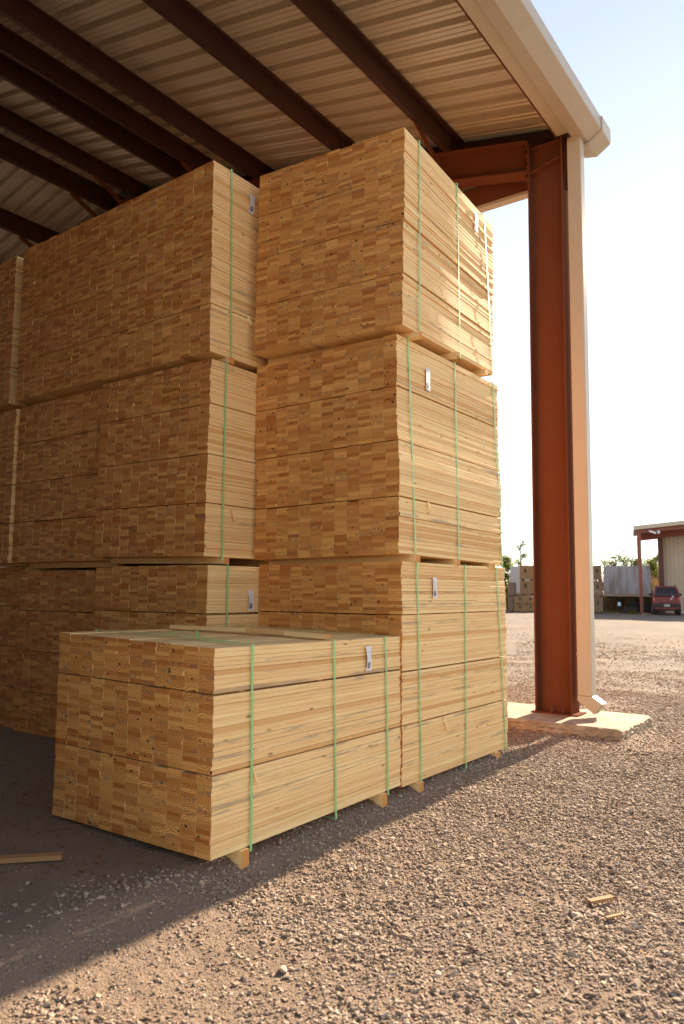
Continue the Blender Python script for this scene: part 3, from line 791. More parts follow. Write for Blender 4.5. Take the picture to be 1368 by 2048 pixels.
# flange braces between purlins and rafter
for y in (3.34, 6.56, 8.24, 8.78, 10.02):
    k = -1 if y > YR else 1
    MB().bar((XC-.72, y+.03, rz(y)-.004+.02*k), (XC-.06, y+.03, rz(y+.03)-.30), 0.075, 0.008, (0, 1, 0)).build('flange_brace', STEEL, shed)
# purlin clips: pale screw heads along the sheets are part of the sheet; end wall header and its trim
MB().box(6.63, 6.70, 2.25, 14.6, 4.985, 5.185).build('end_header', STEEL, shed)
MB().box(6.622, 6.715, 2.25, 14.6, 4.952, 4.9835).build('header_trim', TRIM, shed)
gw = MB(); V = [(6.72, 2.11, 5.03), (6.72, 14.9, 5.03), (6.72, 14.9, rz(14.9)+PD-.01), (6.72, YR, ro-.01), (6.72, 2.11, rz(2.11)+PD-.01)]
V2 = [(6.732, y, z) for (_, y, z) in V]
gw.add(V+V2, [(4, 3, 2, 1, 0), (5, 6, 7, 8, 9)]+[(i, (i+1) % 5, 5+(i+1) % 5, 5+i) for i in range(5)]); gw.build('gable_sheet', TRIM, shed)
# unseen sheet added behind the inner stacks to stop sun and darken the shed
V = []; F = []; ys = np.arange(4.30, 14.7, .10)
for k, y in enumerate(ys): V += [(6.60+(0.03 if k % 2 else 0), y, -.05), (6.60+(0.03 if k % 2 else 0), y, 4.975)]
for k in range(len(ys)-1): F.append((2*k+1, 2*k+3, 2*k+2, 2*k))
b = len(V); V += [(x-.008, y, z) for (x, y, z) in V]
for k in range(len(ys)-1): F.append((b+2*k, b+2*k+2, b+2*k+3, b+2*k+1))
mk('light_block_wall', V, F, TRIM, shed)
# dark strip added to hide the bright slit between end rafter and sheet
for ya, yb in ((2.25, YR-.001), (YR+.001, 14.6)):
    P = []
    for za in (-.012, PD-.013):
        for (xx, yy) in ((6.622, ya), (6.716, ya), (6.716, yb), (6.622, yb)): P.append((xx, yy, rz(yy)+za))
    MB().hexa(P).build('slit_cover', STEEL_D, shed)
# unseen wall added at the left end to keep sky light out
V = []; F = []; ys = np.arange(2.5, 14.7, .11)
for k, y in enumerate(ys): V += [(X_BEG+(0.03 if k % 2 else 0), y, -.05), (X_BEG+(0.03 if k % 2 else 0), y, rz(y)+PD-.02)]
for k in range(len(ys)-1): F.append((2*k, 2*k+2, 2*k+3, 2*k+1))
b = len(V); V += [(x-.01, y, z) for (x, y, z) in V]
for k in range(len(ys)-1): F.append((b+2*k+1, b+2*k+3, b+2*k+2, b+2*k))
mk('light_block_wall', V, F, simple('brown_wall_sheet', (0.20, 0.12, 0.075), 0.6, 0.15, 2.0), shed)
# downspout with bottom elbow
dy0, dy1, dx0, dx1 = 2.050, 2.173, 6.382, 6.486
dsp = lean(MB().box(dx0, dx1, dy0, dy1, 0.262, 5.215)).build('downspout', PIPE, shed, bevel=0.006)
# elbow swept outwards (towards -y)
el = MB(); th = 0.104
P = [(dx0-.001, dy1, .2595), (dx1+.001, dy1, .2595), (dx1+.001, dy0, .2595), (dx0-.001, dy0, .2595)]
prof = [(2.1735, 0.2600), (2.1735, 0.222), (2.035, 0.116), (1.968, 0.207), (2.0495, 0.2615)]
n = len(prof); V = [(dx0-.0012, y, z) for y, z in prof]+[(dx1+.0012, y, z) for y, z in prof]
F = [tuple(range(n-1, -1, -1)), tuple(range(n, 2*n))]+[(i, (i+1) % n, n+(i+1) % n, n+i) for i in range(n) if i != 2]
V += [(dx0+.004, 2.038, .1215), (dx0+.004, 1.979, .2025), (dx1-.004, 2.038, .1215), (dx1-.004, 1.979, .2025)]
F += [(2, 3, 11, 10), (3, n+3, 13, 11), (n+3, n+2, 12, 13), (n+2, 2, 10, 12)]
V += [(dx0+.004, 2.09, .168), (dx0+.004, 2.04, .235), (dx1-.004, 2.09, .168), (dx1-.004, 2.04, .235)]
F += [(10, 11, 15, 14), (11, 13, 17, 15), (13, 12, 16, 17), (12, 10, 14, 16), (14, 15, 17, 16)]
elo = mk('elbow', V, F, PIPE, dsp)
# the joint band of the downspout
MB().box(dx0-.0022, dx1+.0022, dy0-.0022, dy1+.0022, 0.60, 0.606).build('pipe_joint', PIPE, dsp)
# concrete footing, cast rough
def footing():
    x0, x1, y0, y1, zt = 5.955, 6.83, 1.695, 3.05, 0.0890
    nx, ny = 46, 64; V = []; F = []
    g = np.random.default_rng(5)
    gx_ = np.linspace(0, 1, nx+1); gy_ = np.linspace(0, 1, ny+1)
    def rough_(x, y, z, a): return a*(vnoise(np.array(x*1.0+z*3), np.array(y*1.0+z*2), 26, 15)-.5)+a*.7*(vnoise(np.array(x+z*5), np.array(y+z*4), 60, 16)-.5)
    # ring of rows from top edge downward
    top = {}
    for i, a in enumerate(gx_):
        for j, c in enumerate(gy_):
            x = x0+(x1-x0)*a; y = y0+(y1-y0)*c
            ed = min(a*(x1-x0), (1-a)*(x1-x0), c*(y1-y0), (1-c)*(y1-y0))
            z = zt - 0.012*math.exp(-ed/0.008)*(0.6+float(vnoise(np.array(x), np.array(y), 14, 17))) + float(rough_(x, y, 0, .0012))
            top[i, j] = len(V); V.append((x, y, z))
    for i in range(nx):
        for j in range(ny): F.append((top[i, j], top[i+1, j], top[i+1, j+1], top[i, j+1]))
    loop = [(i, 0) for i in range(nx)]+[(nx, j) for j in range(ny)]+[(i, ny) for i in range(nx, 0, -1)]+[(0, j) for j in range(ny, 0, -1)]
    prev = [top[k] for k in loop]
    for zz in np.linspace(zt-.02, -0.10, 12):
        cur = []
        for (i, j) in loop:
            x = x0+(x1-x0)*gx_[i]; y = y0+(y1-y0)*gy_[j]
            k = (zt-zz)*0.06
            nx_ = -1 if i == 0 else (1 if i == nx else 0); ny_ = -1 if j == 0 else (1 if j == ny else 0)
            r_ = float(rough_(x+y*.3, y-x*.4, zz*6, .022))
            cur.append(len(V)); V.append((x+nx_*(k+r_), y+ny_*(k+r_), zz))
        for a in range(len(loop)):
            b_ = (a+1) % len(loop); F.append((prev[b_], prev[a], cur[a], cur[b_]))
        prev = cur
    return V, F
V, F = footing(); mk('concrete_footing', V, F, CONC, shed, smooth=False)
for yy, xx in ((2.37, .27), (14.48, XC), (14.48, .27)):
    MB().box(xx-.44, xx+.44, yy-.5, yy+.5, -.08, .089).build('concrete_footing', CONC, shed, bevel=0.01)

# ------------------------------------------------------------------ far side of the yard
BA = R(15); er = np.array([math.cos(BA), math.sin(BA), 0]); elv = np.array([-math.sin(BA), math.cos(BA), 0])
def W_(r, l, z): return er*r + elv*l + np.array([0, 0, z])          # distance out, offset to the left, height
def fbox(m, r0, r1, l0, l1, z0, z1):
    return m.hexa([W_(r0, l0, z0), W_(r0, l1, z0), W_(r1, l1, z0), W_(r1, l0, z0), W_(r0, l0, z1), W_(r0, l1, z1), W_(r1, l1, z1), W_(r1, l0, z1)]) if False else \
           m.hexa([W_(r0, l1, z0), W_(r0, l0, z0), W_(r1, l0, z0), W_(r1, l1, z0), W_(r0, l1, z1), W_(r0, l0, z1), W_(r1, l0, z1), W_(r1, l1, z1)])
FARGRAY = simple('weathered_white_panel', (0.45, 0.43, 0.46), 0.6, 0.16, 0.9)
def streak_mat():
    t = NT('rust_streaked_panel'); o = t.obj(); mp = t.new('ShaderNodeMapping'); t.link(o, mp.inputs[0]); mp.inputs['Scale'].default_value = (1.6, 1.6, 0.22)
    n = t.noise(mp.outputs[0], 1.6, 5, 0.65)
    c = t.mix(t.ramp(n, [(0.45, 0.0), (0.66, 1.0)]), (0.36, 0.34, 0.38), (0.20, 0.155, 0.13))
    t.color(c); t.rough(0.6); return t.m
STREAK = streak_mat()
RUST = simple('rusty_dark_steel', (0.045, 0.032, 0.026), 0.8, 0.3, 2.0)
RUBBER = simple('tyre_rubber', (0.016, 0.015, 0.015), 0.8, 0.2, 6.0)
CRATE = simple('crate_boards', (0.31, 0.185, 0.085), 0.8, 0.22, 4.0)
CRATE_D = simple('weathered_crate_boards', (0.235, 0.155, 0.105), 0.85, 0.25, 4.0)
CARRED = simple('dark_red_car_paint', (0.17, 0.008, 0.014), 0.30, 0.08, 3.0)
GLASS = simple('dark_car_glass', (0.022, 0.016, 0.02), 0.08, 0.1, 3.0)
BLACKP = simple('black_plastic', (0.022, 0.018, 0.018), 0.6, 0.1, 3.0)
LAMPR = simple('red_lamp_lens', (0.55, 0.06, 0.06), 0.2, 0.05, 3.0)
PLATE = simple('white_plate', (0.62, 0.62, 0.66), 0.5, 0.05, 3.0)
WHITE = simple('sky_gap_white', (0.80, 0.80, 0.82), 0.4, 0.05, 3.0)
BRUSHM = tone_mat('dry_brush', (0.16, 0.105, 0.045), (0.40, 0.29, 0.13), 0.8, 2.0, 0.25)
WALLM = simple('tan_ribbed_wall', (0.50, 0.41, 0.31), 0.55, 0.12, 1.0)

# slatted timber crates / board packs, each a thing with its own frame and stickers
def crate(label, r0, l0, l1, z0, z1, depth, mat, matd, group, holes=2):
    t = thing('timber_crate', label, 'crate', W_(r0+depth/2, (l0+l1)/2, z0), group)
    m = MB(); n = 9; hz = (z1-z0)
    for k in range(n):
        a = z0 + 0.10*hz + k*(0.90*hz)/n; fbox(m, r0+.015, r0+depth, l1+.0, l0-.0, a+.004, a+0.90*hz/n-.004)
    m.build('board_pack', mat, t)
    lo, hi = min(l0, l1), max(l0, l1); 
    for q in np.linspace(lo+.03, hi-.03, 4): fbox(MB(), r0-.01, r0+.014, q-.025, q+.025, z0+.08*hz, z1).build('slat', mat, t)
    for q in np.linspace(lo+.08, hi-.08, 3): fbox(MB(), r0+.0, r0+depth, q-.04, q+.04, z0, z0+.095*hz).build('skid', matd, t)
    for k in range(holes):
        q = lo+(hi-lo)*(0.30+0.42*k); fbox(MB(), r0-.004, r0+.0145, q-.07, q+.07, z0+.52*hz, z0+.80*hz).build('dark_slot_panel', RUST, t)  # solid dark panels stand in for the shade inside the slots
GC = 'timber crates and board packs stacked across the yard'
crate('low brown board pack at the left end of the far crates', 43.0, 6.46, 6.16, 0.02, 0.86, 1.2, CRATE_D, RUST, GC, 1)
crate('brown board pack resting on top of the leftmost far pack', 43.0, 6.46, 6.16, 0.865, 1.68, 1.2, CRATE_D, RUST, GC, 1)
crate('lowest wide crate in the front row of the far crates', 42.9, 6.12, 4.90, 0.02, 0.45, 1.2, CRATE, CRATE_D, GC)
crate('wide crate on top in the front row, below the taller yellow pair', 42.9, 6.12, 4.90, 0.455, 0.90, 1.2, CRATE, CRATE_D, GC)
crate('yellow crate of the tall rear pair, ground level', 45.0, 6.06, 4.86, 0.02, 0.93, 1.3, CRATE, CRATE_D, GC)
crate('yellow crate of the tall rear pair, middle level', 45.0, 6.06, 4.86, 0.935, 1.79, 1.3, CRATE, CRATE_D, GC)
crate('yellow crate of the tall rear pair, highest level against the sky', 45.0, 6.06, 4.86, 1.795, 2.67, 1.3, CRATE, CRATE_D, GC)
for k, (nm) in enumerate(('bottom crate of the dark stack beside the streaked trailer', 'middle crate of the dark stack beside the streaked trailer', 'top crate of the dark stack beside the streaked trailer')):
    crate(nm, 43.0+.04*k, 2.35-.02*k, 1.44+.015*k, 0.02+.862*k, 0.02+.862*k+.855, 1.1, CRATE_D, RUST, GC, 1)

def trailer(label, r0, l0, l1, z0, z1, depth, mat, seed):
    t = thing('box_trailer', label, 'trailer', W_(r0+depth/2, (l0+l1)/2, 0), None)
    lo, hi = min(l0, l1), max(l0, l1)
    m = MB(); fbox(m, r0, r0+depth, lo, hi, z0, z1); m.build('box_body', mat, t, bevel=0.02)
    m = MB()
    for q in np.arange(lo+.12, hi-.05, .22): fbox(m, r0-.008, r0-.001, q-.012, q+.012, z0+.10, z1-.06)
    fbox(m, r0-.014, r0-.001, lo, hi, z1-.05, z1-.001); m.build('side_posts', mat, t)
    m = MB(); fbox(m, r0-.02, r0+depth+.02, lo-.01, hi+.01, z0-.14, z0-.002); m.build('bottom_rail', simple('faded_rail_%d' % seed, (0.36, 0.27, 0.20), 0.7, 0.2, 2.0), t)
    m = MB(); fbox(m, r0+.25, r0+depth-.25, lo+.1, hi-.1, z0-.26, z0-.142); m.build('chassis', RUST, t)
    for q in (lo+.45, lo+.95):
        for rr in (r0+.05, r0+depth-.28):
            v = []; n = 18
            for rr_ in (rr, rr+.22):
                for k in range(n): v.append(W_(rr_, q+.33*math.cos(k*2*math.pi/n), .34+.33*math.sin(k*2*math.pi/n)))
            F = [(k, (k+1) % n, n+(k+1) % n, n+k) for k in range(n)]+[tuple(range(n-1, -1, -1)), tuple(range(n, 2*n))]
            mk('wheel', v, F, RUBBER, t)
    m = MB()
    for rr in (r0+.3, r0+depth-.4): fbox(m, rr, rr+.08, hi-.75, hi-.67, 0.0, z0-.262)
    m.build('landing_leg', RUST, t)
trailer('long white box trailer streaked with rust behind the far shed post', 46.0, 1.46, -1.05, 1.06, 2.65, 1.9, STREAK, 1)
trailer('white box trailer end standing behind the far crates', 48.0, 7.06, 5.4, 1.10, 2.73, 1.9, FARGRAY, 2)
# drum and scrap in front of the trailer
t = thing('utility_drum', 'small pale blue drum on a dark stand before the trailer', 'drum', W_(43, .60, 0))
BLUEW = simple('pale_blue_plastic', (0.52, 0.72, 0.80), 0.3, 0.06, 3.0)
v = []; n = 16; prof = [(0.0, .42), (.07, .42), (.085, .44), (.085, .52), (.075, .57), (.04, .61), (0.025, .64), (0, .64)]
for (q, z) in prof:
    for k in range(n): v.append(W_(43+max(q, .001)*math.sin(k*2*math.pi/n), .60+max(q, .001)*math.cos(k*2*math.pi/n), z))
F = [(a*n+k, a*n+(k+1) % n, (a+1)*n+(k+1) % n, (a+1)*n+k) for a in range(len(prof)-1) for k in range(n)]
mk('drum_body', v, F, BLUEW, t, smooth=True)
m = MB()
for sx in (-.07, .07):
    for sr in (-.06, .06): fbox(m, 43+sr-.012, 43+sr+.012, .60+sx-.012, .60+sx+.012, 0, .415)
fbox(m, 42.92, 43.08, .51, .69, .4155, .4195); m.build('stand', RUST, t)
m = MB(); g = np.random.default_rng(3)
t = thing('scrap_timber_pile', 'low dark pile of timbers lying under the trailer side', 'timber pile', W_(44.2, .08, 0))
for k in range(3):
    m = MB()
    for q in range(4-k): m.bar(W_(44.0+.12*q+.06*k, .47-.03*k, .07+.115*k), W_(44.05+.12*q+.06*k, -.30+.04*q, .07+.115*k), .10, .105)
    m.build('timber_layer', RUST, t)

# the far shed
t = thing('far_shed', 'smaller rust red open shed with tan walls across the yard', 'shed', W_(46, -1.6, 0))
FST = simple('far_red_steel', (0.25, 0.072, 0.042), 0.55, 0.15, 1.0)
def frz(l): return 4.66 + 0.095*(-0.42-l)
for (rr, l_) in ((44.0, -.515), (47.4, -.515)):
    m = MB(); zt = 4.64
    fbox(m, rr-.10, rr-.085, l_-.085, l_+.085, 0, zt); fbox(m, rr+.085, rr+.10, l_-.085, l_+.085, 0, zt); fbox(m, rr-.0848, rr+.0848, l_-.006, l_+.006, 0, zt)
    m.build('column', FST, t)
for rr in (50.6,):
    m = MB(); fbox(m, rr-.1, rr+.1, -.60, -.43, 0, 4.6); m.build('column', FST, t)
for rr in (44.0, 47.4, 50.6):          # gable rafters
    m = MB(); P = []
    for dz in (-.32, 0):
        for (r_, l_) in ((rr-.07, -.602), (rr-.07, -7.2), (rr+.07, -7.2), (rr+.07, -.602)): P.append(W_(r_, l_, frz(l_)+dz-.002))
    m.hexa(P); m.build('rafter', FST, t)
m = MB(); fbox(m, 44.072, 50.5, -.60, -.50, 4.34, 4.60); m.build('eave_beam', FST, t)
m = MB(); P = []
for dz in (0.0, .035):
    for (r_, l_) in ((43.7, -.22), (43.7, -7.4), (51.0, -7.4), (51.0, -.22)): P.append(W_(r_, l_, frz(l_)+dz+.03))
m.hexa(P); m.build('roof', FARGRAY, t)
m = MB(); P = []
for dz in (-.02, .20):
    for (r_, l_) in ((43.66, -.22), (43.66, -7.4), (43.69, -7.4), (43.69, -.22)): P.append(W_(r_, l_, frz(l_)+dz-.10))
m.hexa(P); m.build('fascia', TRIM, t)
V = []; F = []; k = 0
ls = np.arange(-1.55, -7.2, -.055)
for k, q in enumerate(ls): V += [W_(47.3-(0.02 if k % 4 == 0 else 0), q, 0.0), W_(47.3-(0.02 if k % 4 == 0 else 0), q, frz(q)-.33)]
for k in range(len(ls)-1): F.append((2*k, 2*k+2, 2*k+3, 2*k+1))
b = len(V); V += [tuple(np.array(v)+er*.02) for v in V]
for k in range(len(ls)-1): F.append((b+2*k+1, b+2*k+3, b+2*k+2, b+2*k))
mk('back_wall', V, F, WALLM, t)
m = MB(); fbox(m, 46.9, 47.25, -1.52, -1.80, 0, 4.42); m.build('inner_column', simple('dark_red_steel', (0.11, 0.034, 0.026), 0.6, 0.15, 1.0), t)
m = MB(); P = []
for dz in (-.42, 0):
    for (r_, l_) in ((46.7, -.60), (46.7, -7.2), (46.9, -7.2), (46.9, -.60)): P.append(W_(r_, l_, frz(l_)+dz-.08))
m.hexa(P); m.build('inner_rafter', FST, t)
t2 = thing('sky_gap_bar', 'white bar standing in for a strip of sky under the far shed rafter', 'sky gap', W_(43.85, -1.24, 4.26), None)  # white bar stands in for bright sky showing under the roof
m = MB(); m.bar(W_(43.86, -1.02, 4.47), W_(43.86, -1.36, 4.33), .10, .10); m.build('gap_bar', WHITE, t2, bevel=.015)
m = MB(); fbox(m, 43.87, 43.925, -1.20, -1.17, 4.36, 4.50); m.build('gap_bar_bracket', FST, t2)
t2 = thing('sky_gap_round', 'round white disc standing in for sky beside the white bar on the far shed', 'sky gap', W_(43.85, -1.49, 4.30))  # white disc put in place of a bright gap of sky
v = []; n = 14
for (rr, q) in ((43.80, .005), (43.81, .06), (43.86, .075), (43.905, .06)):
    for k in range(n): v.append(W_(rr, -1.49+q*math.cos(k*2*math.pi/n), 4.39+1.5*q*math.sin(k*2*math.pi/n)))
F = [(a*n+k, a*n+(k+1) % n, (a+1)*n+(k+1) % n, (a+1)*n+k) for a in range(3) for k in range(n)]+[tuple(range(n-1, -1, -1)), tuple(3*n+k for k in range(n))]
mk('gap_disc', v, F, WHITE, t2, smooth=True)

# parked sport utility vehicle, seen from behind
CR, CL, CW = 42.0, -1.69, 1.32
car = thing('parked_car', 'dark red sport utility vehicle parked in the shade of the far shed', 'car', W_(43.6, CL, 0))
def sect(r_, pts):       # pts: (half width, z) going up on one side
    return [W_(r_, CL+a, z) for a, z in pts]+[W_(r_, CL-a, z) for a, z in reversed(pts)]
def loft(name, secs, mat, parent, smooth=True):
    n = len(secs[0]); V = [p for s_ in secs for p in s_]
    F = [(a*n+k, a*n+(k+1) % n, (a+1)*n+(k+1) % n, (a+1)*n+k) for a in range(len(secs)-1) for k in range(n)]
    F += [tuple(range(n-1, -1, -1)), tuple((len(secs)-1)*n+k for k in range(n))]
    o = mk(name, V, F, mat, parent, smooth=False)
    bv = o.modifiers.new('edge', 'BEVEL'); bv.width = 0.03; bv.segments = 3; bv.limit_method = 'ANGLE'; bv.angle_limit = R(25)
    return o
h = CW/2
lowp = lambda k, zt: [(h*.90*k, .30), (h*k, .42), (h*k, .70), (h*.97*k, .86), (h*.94*k, zt)]
loft('body', [sect(42.02, lowp(.96, .93)), sect(42.10, lowp(1, .95)), sect(43.5, lowp(1, .96)), sect(44.5, lowp(.99, .95)), sect(45.3, lowp(.96, .90)), sect(45.45, lowp(.90, .80))], CARRED, car)
cab = lambda k, zt: [(h*.935*k, .955), (h*.90*k, 1.12), (h*.80*k, zt-.05), (h*.70*k, zt)]
loft('cabin', [sect(42.06, cab(.99, 1.10)), sect(42.22, cab(.985, 1.44)), sect(42.40, cab(.98, 1.475)), sect(43.6, cab(.98, 1.47)), sect(43.95, cab(.95, 1.40)), sect(44.4, cab(.93, 1.02))], CARRED, car)
# rear window, follows the sloped hatch
def hatch(l, z, out=.012):
    f = (z-.96)/(1.44-.96); r_ = 42.045+.17*max(0, f)**1.4 - out
    return W_(r_, CL+l, z)
V = []; F = []
for k, z in enumerate(np.linspace(.985, 1.395, 6)):
    ww = h*(.83-.20*(z-.985)/.41)
    for o_ in (.018, .004):
        V += [hatch(ww, z, o_), hatch(-ww, z, o_)]
for k in range(5):
    a = 4*k; F += [(a, a+1, a+5, a+4), (a+1, a+3, a+7, a+5), (a+3, a+2, a+6, a+7), (a+2, a, a+4, a+6)]
F += [(0, 2, 3, 1), (20, 21, 23, 22)]
mk('rear_window', V, F, GLASS, car)
for s_ in (1, -1):
    m = MB(); fbox(m, 42.0, 42.09, CL+s_*h*.985-.05*s_-.045, CL+s_*h*.985-.05*s_+.045, .70, .90); m.build('tail_lamp', LAMPR, car, bevel=.012)
    m = MB(); m.tube([W_(42.45, CL+s_*h*.66, 1.515), W_(43.75, CL+s_*h*.66, 1.505)], .016, 6)
    for rr in (42.5, 43.1, 43.7): m.tube([W_(rr, CL+s_*h*.66, 1.46), W_(rr, CL+s_*h*.66, 1.512)], .014, 6)
    m.build('roof_rail', BLACKP, car)
    V = [W_(rr, CL+s_*(h*q), z) for rr, q, z in ((42.50, .905, 1.01), (43.75, .905, 1.01), (43.70, .80, 1.38), (42.52, .80, 1.38))]
    V += [tuple(np.array(v)+elv*s_*.03) for v in V]
    mk('side_window', V, [(0, 1, 2, 3), (7, 6, 5, 4), (0, 4, 5, 1), (1, 5, 6, 2), (2, 6, 7, 3), (3, 7, 4, 0)], GLASS, car)
    m = MB(); fbox(m, 43.62, 43.74, CL+s_*(h+.02), CL+s_*(h+.14), .98, 1.10); m.build('wing_mirror', BLACKP, car, bevel=.02)
    for rr in (42.55, 44.75):
        v = []; n = 20
        for (q, ra) in ((.0, .20), (.0, .27), (.03, .285), (.17, .285), (.2, .27), (.2, .20)):
            for k in range(n): v.append(W_(rr+ra*math.cos(k*2*math.pi/n), CL+s_*(h+.01-q), .285+ra*math.sin(k*2*math.pi/n)))
        F = [(a*n+k, a*n+(k+1) % n, (a+1)*n+(k+1) % n, (a+1)*n+k) for a in range(5) for k in range(n)]+[tuple(range(n)), tuple(5*n+k for k in range(n-1, -1, -1))]
        wl = thing_wheel = mk('wheel', v, F, RUBBER, car)
        v = [W_(rr+.17*math.cos(k*2*math.pi/12), CL+s_*(h+.013), .285+.17*math.sin(k*2*math.pi/12)) for k in range(12)]
        v += [W_(rr+.05*math.cos(k*2*math.pi/12), CL+s_*(h+.018), .285+.05*math.sin(k*2*math.pi/12)) for k in range(12)]
        mk('rim', v, [(k, (k+1) % 12, 12+(k+1) % 12, 12+k) for k in range(12)]+[tuple(12+k for k in range(12))], FARGRAY, wl)
m = MB(); fbox(m, 41.93, 42.06, CL-h*.97, CL+h*.97, .40, .58); m.build('rear_bumper', BLACKP, car, bevel=.03)
m = MB(); fbox(m, 41.915, 41.928, CL-.13, CL+.13, .44, .545); pl = m.build('number_plate', PLATE, car)
m = MB()
for q, w_ in ((.085, .03), (.045, .022), (.005, .03), (-.035, .024), (-.075, .03)): fbox(m, 41.9115, 41.9148, CL+q-w_/2, CL+q+w_/2, .465, .525)
m.build('plate_characters', INK, pl)
m = MB(); fbox(m, 41.99, 42.018, CL-.34, CL+.34, .615, .645); m.build('hatch_trim', BLACKP, car)
m = MB(); fbox(m, 42.0, 42.016, CL-.33, CL-.25, .90, .975); m.build('window_sticker', PLATE, car)
m = MB(); fbox(m, 42.0, 42.016, CL-.26, CL-.17, .79, .85); m.build('badge', PLATE, car)
m = MB(); fbox(m, 42.15, 45.2, CL-h*.8, CL+h*.8, .22, .335); m.build('underbody', BLACKP, car)
m = MB(); m.tube([W_(41.98, CL+.34, .31), W_(42.3, CL+.34, .31)], .03, 8); m.build('exhaust_pipe', RUST, car)

# trees and scrub beyond the fence line
def leaves(name, cents, radii, n, size, mat, parent, seed, squash=0.8):
    g = np.random.default_rng(seed); k = g.integers(0, len(cents), n)
    d = g.normal(size=(n, 3)); d /= np.linalg.norm(d, axis=1)[:, None]; rr = g.random(n)**0.45
    P = np.array(cents)[k] + d*(np.array(radii)[k]*rr)[:, None]*np.array([1, 1, squash])
    a = g.normal(size=(n, 3)); a /= np.linalg.norm(a, axis=1)[:, None]; b = np.cross(a, g.normal(size=(n, 3))); b /= np.linalg.norm(b, axis=1)[:, None]
    s_ = size*g.uniform(.5, 1.3, n)[:, None]
    V = np.stack([P-a*s_, P-b*s_*.45, P+a*s_, P+b*s_*.45], 1).reshape(-1, 3)
    o = mk(name, V, (np.arange(4*n), np.full(n, 4)), mat, parent)
    t_ = np.clip(0.35+0.5*g.random(n)*(0.5+rr), 0, 1)
    at = o.data.attributes.new('tone', 'FLOAT', 'FACE'); at.data.foreach_set('value', t_.astype(np.float32)); return o
def tree(label, r0, l0, hgt, spread, seed, mat, nl, size, clumps=9, gap=0.5, group=None, lean=0.0, cat='tree', base=0.28):
    g = np.random.default_rng(seed)
    t = thing('scrub_tree', label, cat, W_(r0, l0, 0), group)
    m = MB(); cents = []; rad_ = []
    tr = [W_(r0, l0, -.05), W_(r0+.03, l0+lean*.2, hgt*.22), W_(r0-.02, l0+lean*.5, hgt*.45), W_(r0, l0+lean*.8, hgt*.72), W_(r0, l0+lean, hgt*.93)]
    m.tube(tr, [hgt*.028, hgt*.022, hgt*.017, hgt*.010, hgt*.004], 7)
    for k in range(clumps):
        f = base+(1-base)*(k+g.random()*.8)/clumps; sp_ = spread*(1-abs(f-.55)*.9)
        a = g.uniform(0, 6.283); st_ = W_(r0, l0+lean*f*.9, hgt*(f-.12))
        en = st_ + er*math.cos(a)*sp_*g.uniform(.3, 1) + elv*math.sin(a)*sp_*g.uniform(.4, 1) + np.array([0, 0, hgt*g.uniform(.04, .14)])
        md = (st_+en)/2+np.array([0, 0, hgt*.02]); m.tube([st_, md, en], [hgt*.010, hgt*.007, hgt*.003], 5)
        cents += [en, md+(en-md)*.5]; rad_ += [spread*g.uniform(.26, .52)*gap*2.2, spread*.26*gap*2.0]
        for q in range(3):
            tw = en+g.normal(0, spread*.25, 3); m.tube([en, tw], [hgt*.003, hgt*.0012], 4); cents.append(tw); rad_.append(spread*.24*gap*2.0)
    m.build('trunk', BARK, t, smooth=True)
    leaves('crown', cents, rad_, int(nl*3.2), size*0.95, mat, t, seed+1)
GT = 'trees and scrub beyond the far crates and trailers'
tree('tall thin sparse tree rising above the yellow crates', 52, 6.80, 4.75, .60, 1, LEAF_G, 700, .055, 12, .75, GT, .15)
tree('round bushy yellow green tree beside the right-hand lumber stack', 50, 7.75, 3.6, .75, 2, LEAF_Y, 3000, .06, 12, .95, GT)
tree('bare twiggy tree between the sparse tree and the column', 53, 5.75, 3.9, .6, 3, LEAF_G, 200, .045, 11, .45, GT)
tree('first scrub tree over the trailer, tallest of the row', 52.0, .88, 3.72, .62, 4, LEAF_G, 1000, .055, 13, .85, GT)
tree('feathery scrub tree over the left part of the trailer', 52.6, 1.55, 3.35, .62, 5, LEAF_G, 800, .05, 13, .8, GT)
tree('scrub tree over the middle of the trailer', 52.3, .38, 3.45, .62, 6, LEAF_G, 1000, .055, 13, .85, GT)
tree('dense scrub tree close beside the far shed post', 52.0, -.10, 3.62, .65, 7, LEAF_G, 1400, .055, 14, .85, GT)
tree('low scrub tree seen through the far shed bay', 53.0, -.75, 3.3, .6, 8, LEAF_G, 700, .05, 11, .8, GT)
tree('bright yellow green tree seen through the far shed bay', 52.0, -1.50, 3.45, .62, 9, LEAF_Y, 2600, .06, 12, .95, GT)
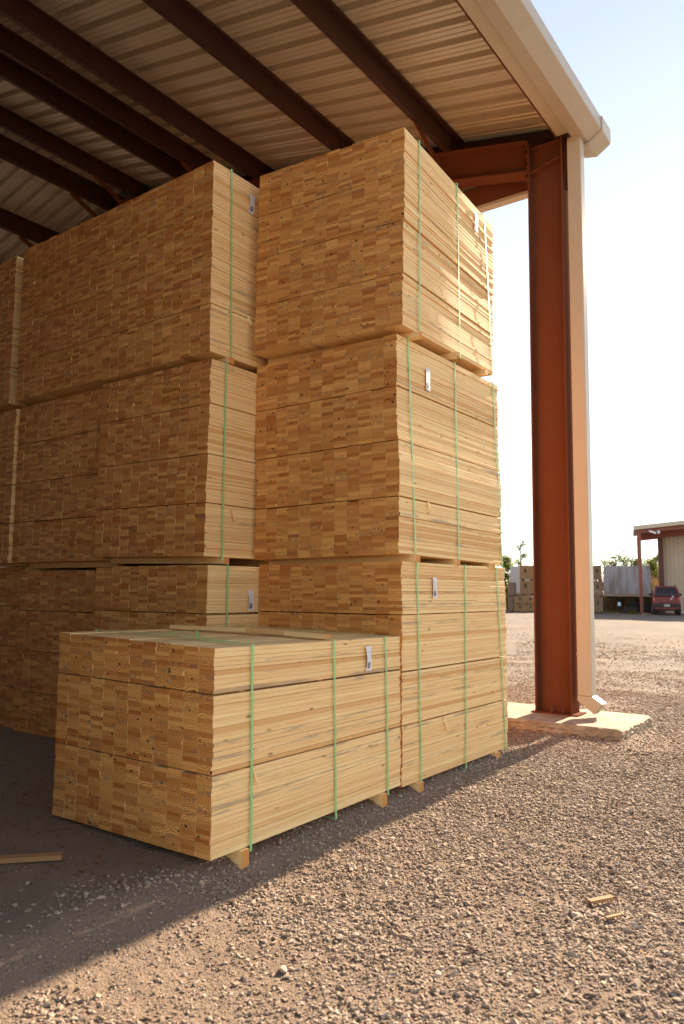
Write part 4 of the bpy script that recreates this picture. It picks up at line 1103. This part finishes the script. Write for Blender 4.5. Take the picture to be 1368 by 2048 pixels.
# dry brush behind the trailer and along the fence line
g = np.random.default_rng(12); n = 5200
l_ = np.concatenate([g.uniform(-2.2, 1.9, 3600), g.uniform(4.6, 8.5, 1600)]); r_ = g.uniform(47.6, 50.2, n); hh_ = g.uniform(.4, 1.0, n)*np.where(l_ < -1.0, 2.0, 1.15)
b0 = er[None]*r_[:, None]+elv[None]*l_[:, None]; tip = b0+np.array([0, 0, 1])*hh_[:, None]+g.normal(0, .12, (n, 3))*np.array([1, 1, .2])
sd_ = np.cross(tip-b0, g.normal(size=(n, 3))); sd_ /= np.linalg.norm(sd_, axis=1)[:, None]
V = np.stack([b0-sd_*.018, b0+sd_*.018, tip+sd_*.006, tip-sd_*.006], 1).reshape(-1, 3)
o = mk('dry_brush', V, (np.arange(4*n), np.full(n, 4)), BRUSHM, origin=(0, 0, 0)); o['kind'] = 'stuff'; o['label'] = 'dry brown brush growing behind the trailers'
at = o.data.attributes.new('tone', 'FLOAT', 'FACE'); at.data.foreach_set('value', g.random(n).astype(np.float32))
# board fence glimpsed behind the far shed bay
t = thing('board_fence', 'weathered upright board fence seen behind the far shed bay', 'fence', W_(50.5, -1.3, 0))
m = MB()
for k in range(34):
    q = 2.2-.16*k; hgt_ = 2.05+.25*g.random(); fbox(m, 50.5+.02*g.random(), 50.53+.02*g.random(), q-.07, q+.07, 0, hgt_)
m.build('boards', CRATE_D, t)
m = MB(); fbox(m, 50.56, 50.62, -3.3, 2.3, .5, .6); fbox(m, 50.56, 50.62, -3.3, 2.3, 1.6, 1.7); m.build('rails', CRATE_D, t)
# weeds at the foot of the far post and crates
n = 700; l_ = np.concatenate([g.normal(.02, .10, 300), g.uniform(-.5, 2.2, 400)]); r_ = np.concatenate([g.normal(43.2, .15, 300), g.normal(44.9, .2, 400)])
b0 = er[None]*r_[:, None]+elv[None]*l_[:, None]; tip = b0+np.array([0, 0, 1])*g.uniform(.05, .16, n)[:, None]+g.normal(0, .04, (n, 3))*np.array([1, 1, 0])
sd_ = np.cross(tip-b0, g.normal(size=(n, 3))); sd_ /= np.linalg.norm(sd_, axis=1)[:, None]
V = np.stack([b0-sd_*.012, b0+sd_*.012, tip], 1).reshape(-1, 3)
o = mk('weeds', V, (np.arange(3*n), np.full(n, 3)), LEAF_Y, origin=(0, 0, 0)); o['kind'] = 'stuff'; o['label'] = 'small green weeds at the foot of the far post'
at = o.data.attributes.new('tone', 'FLOAT', 'FACE'); at.data.foreach_set('value', g.random(n).astype(np.float32))
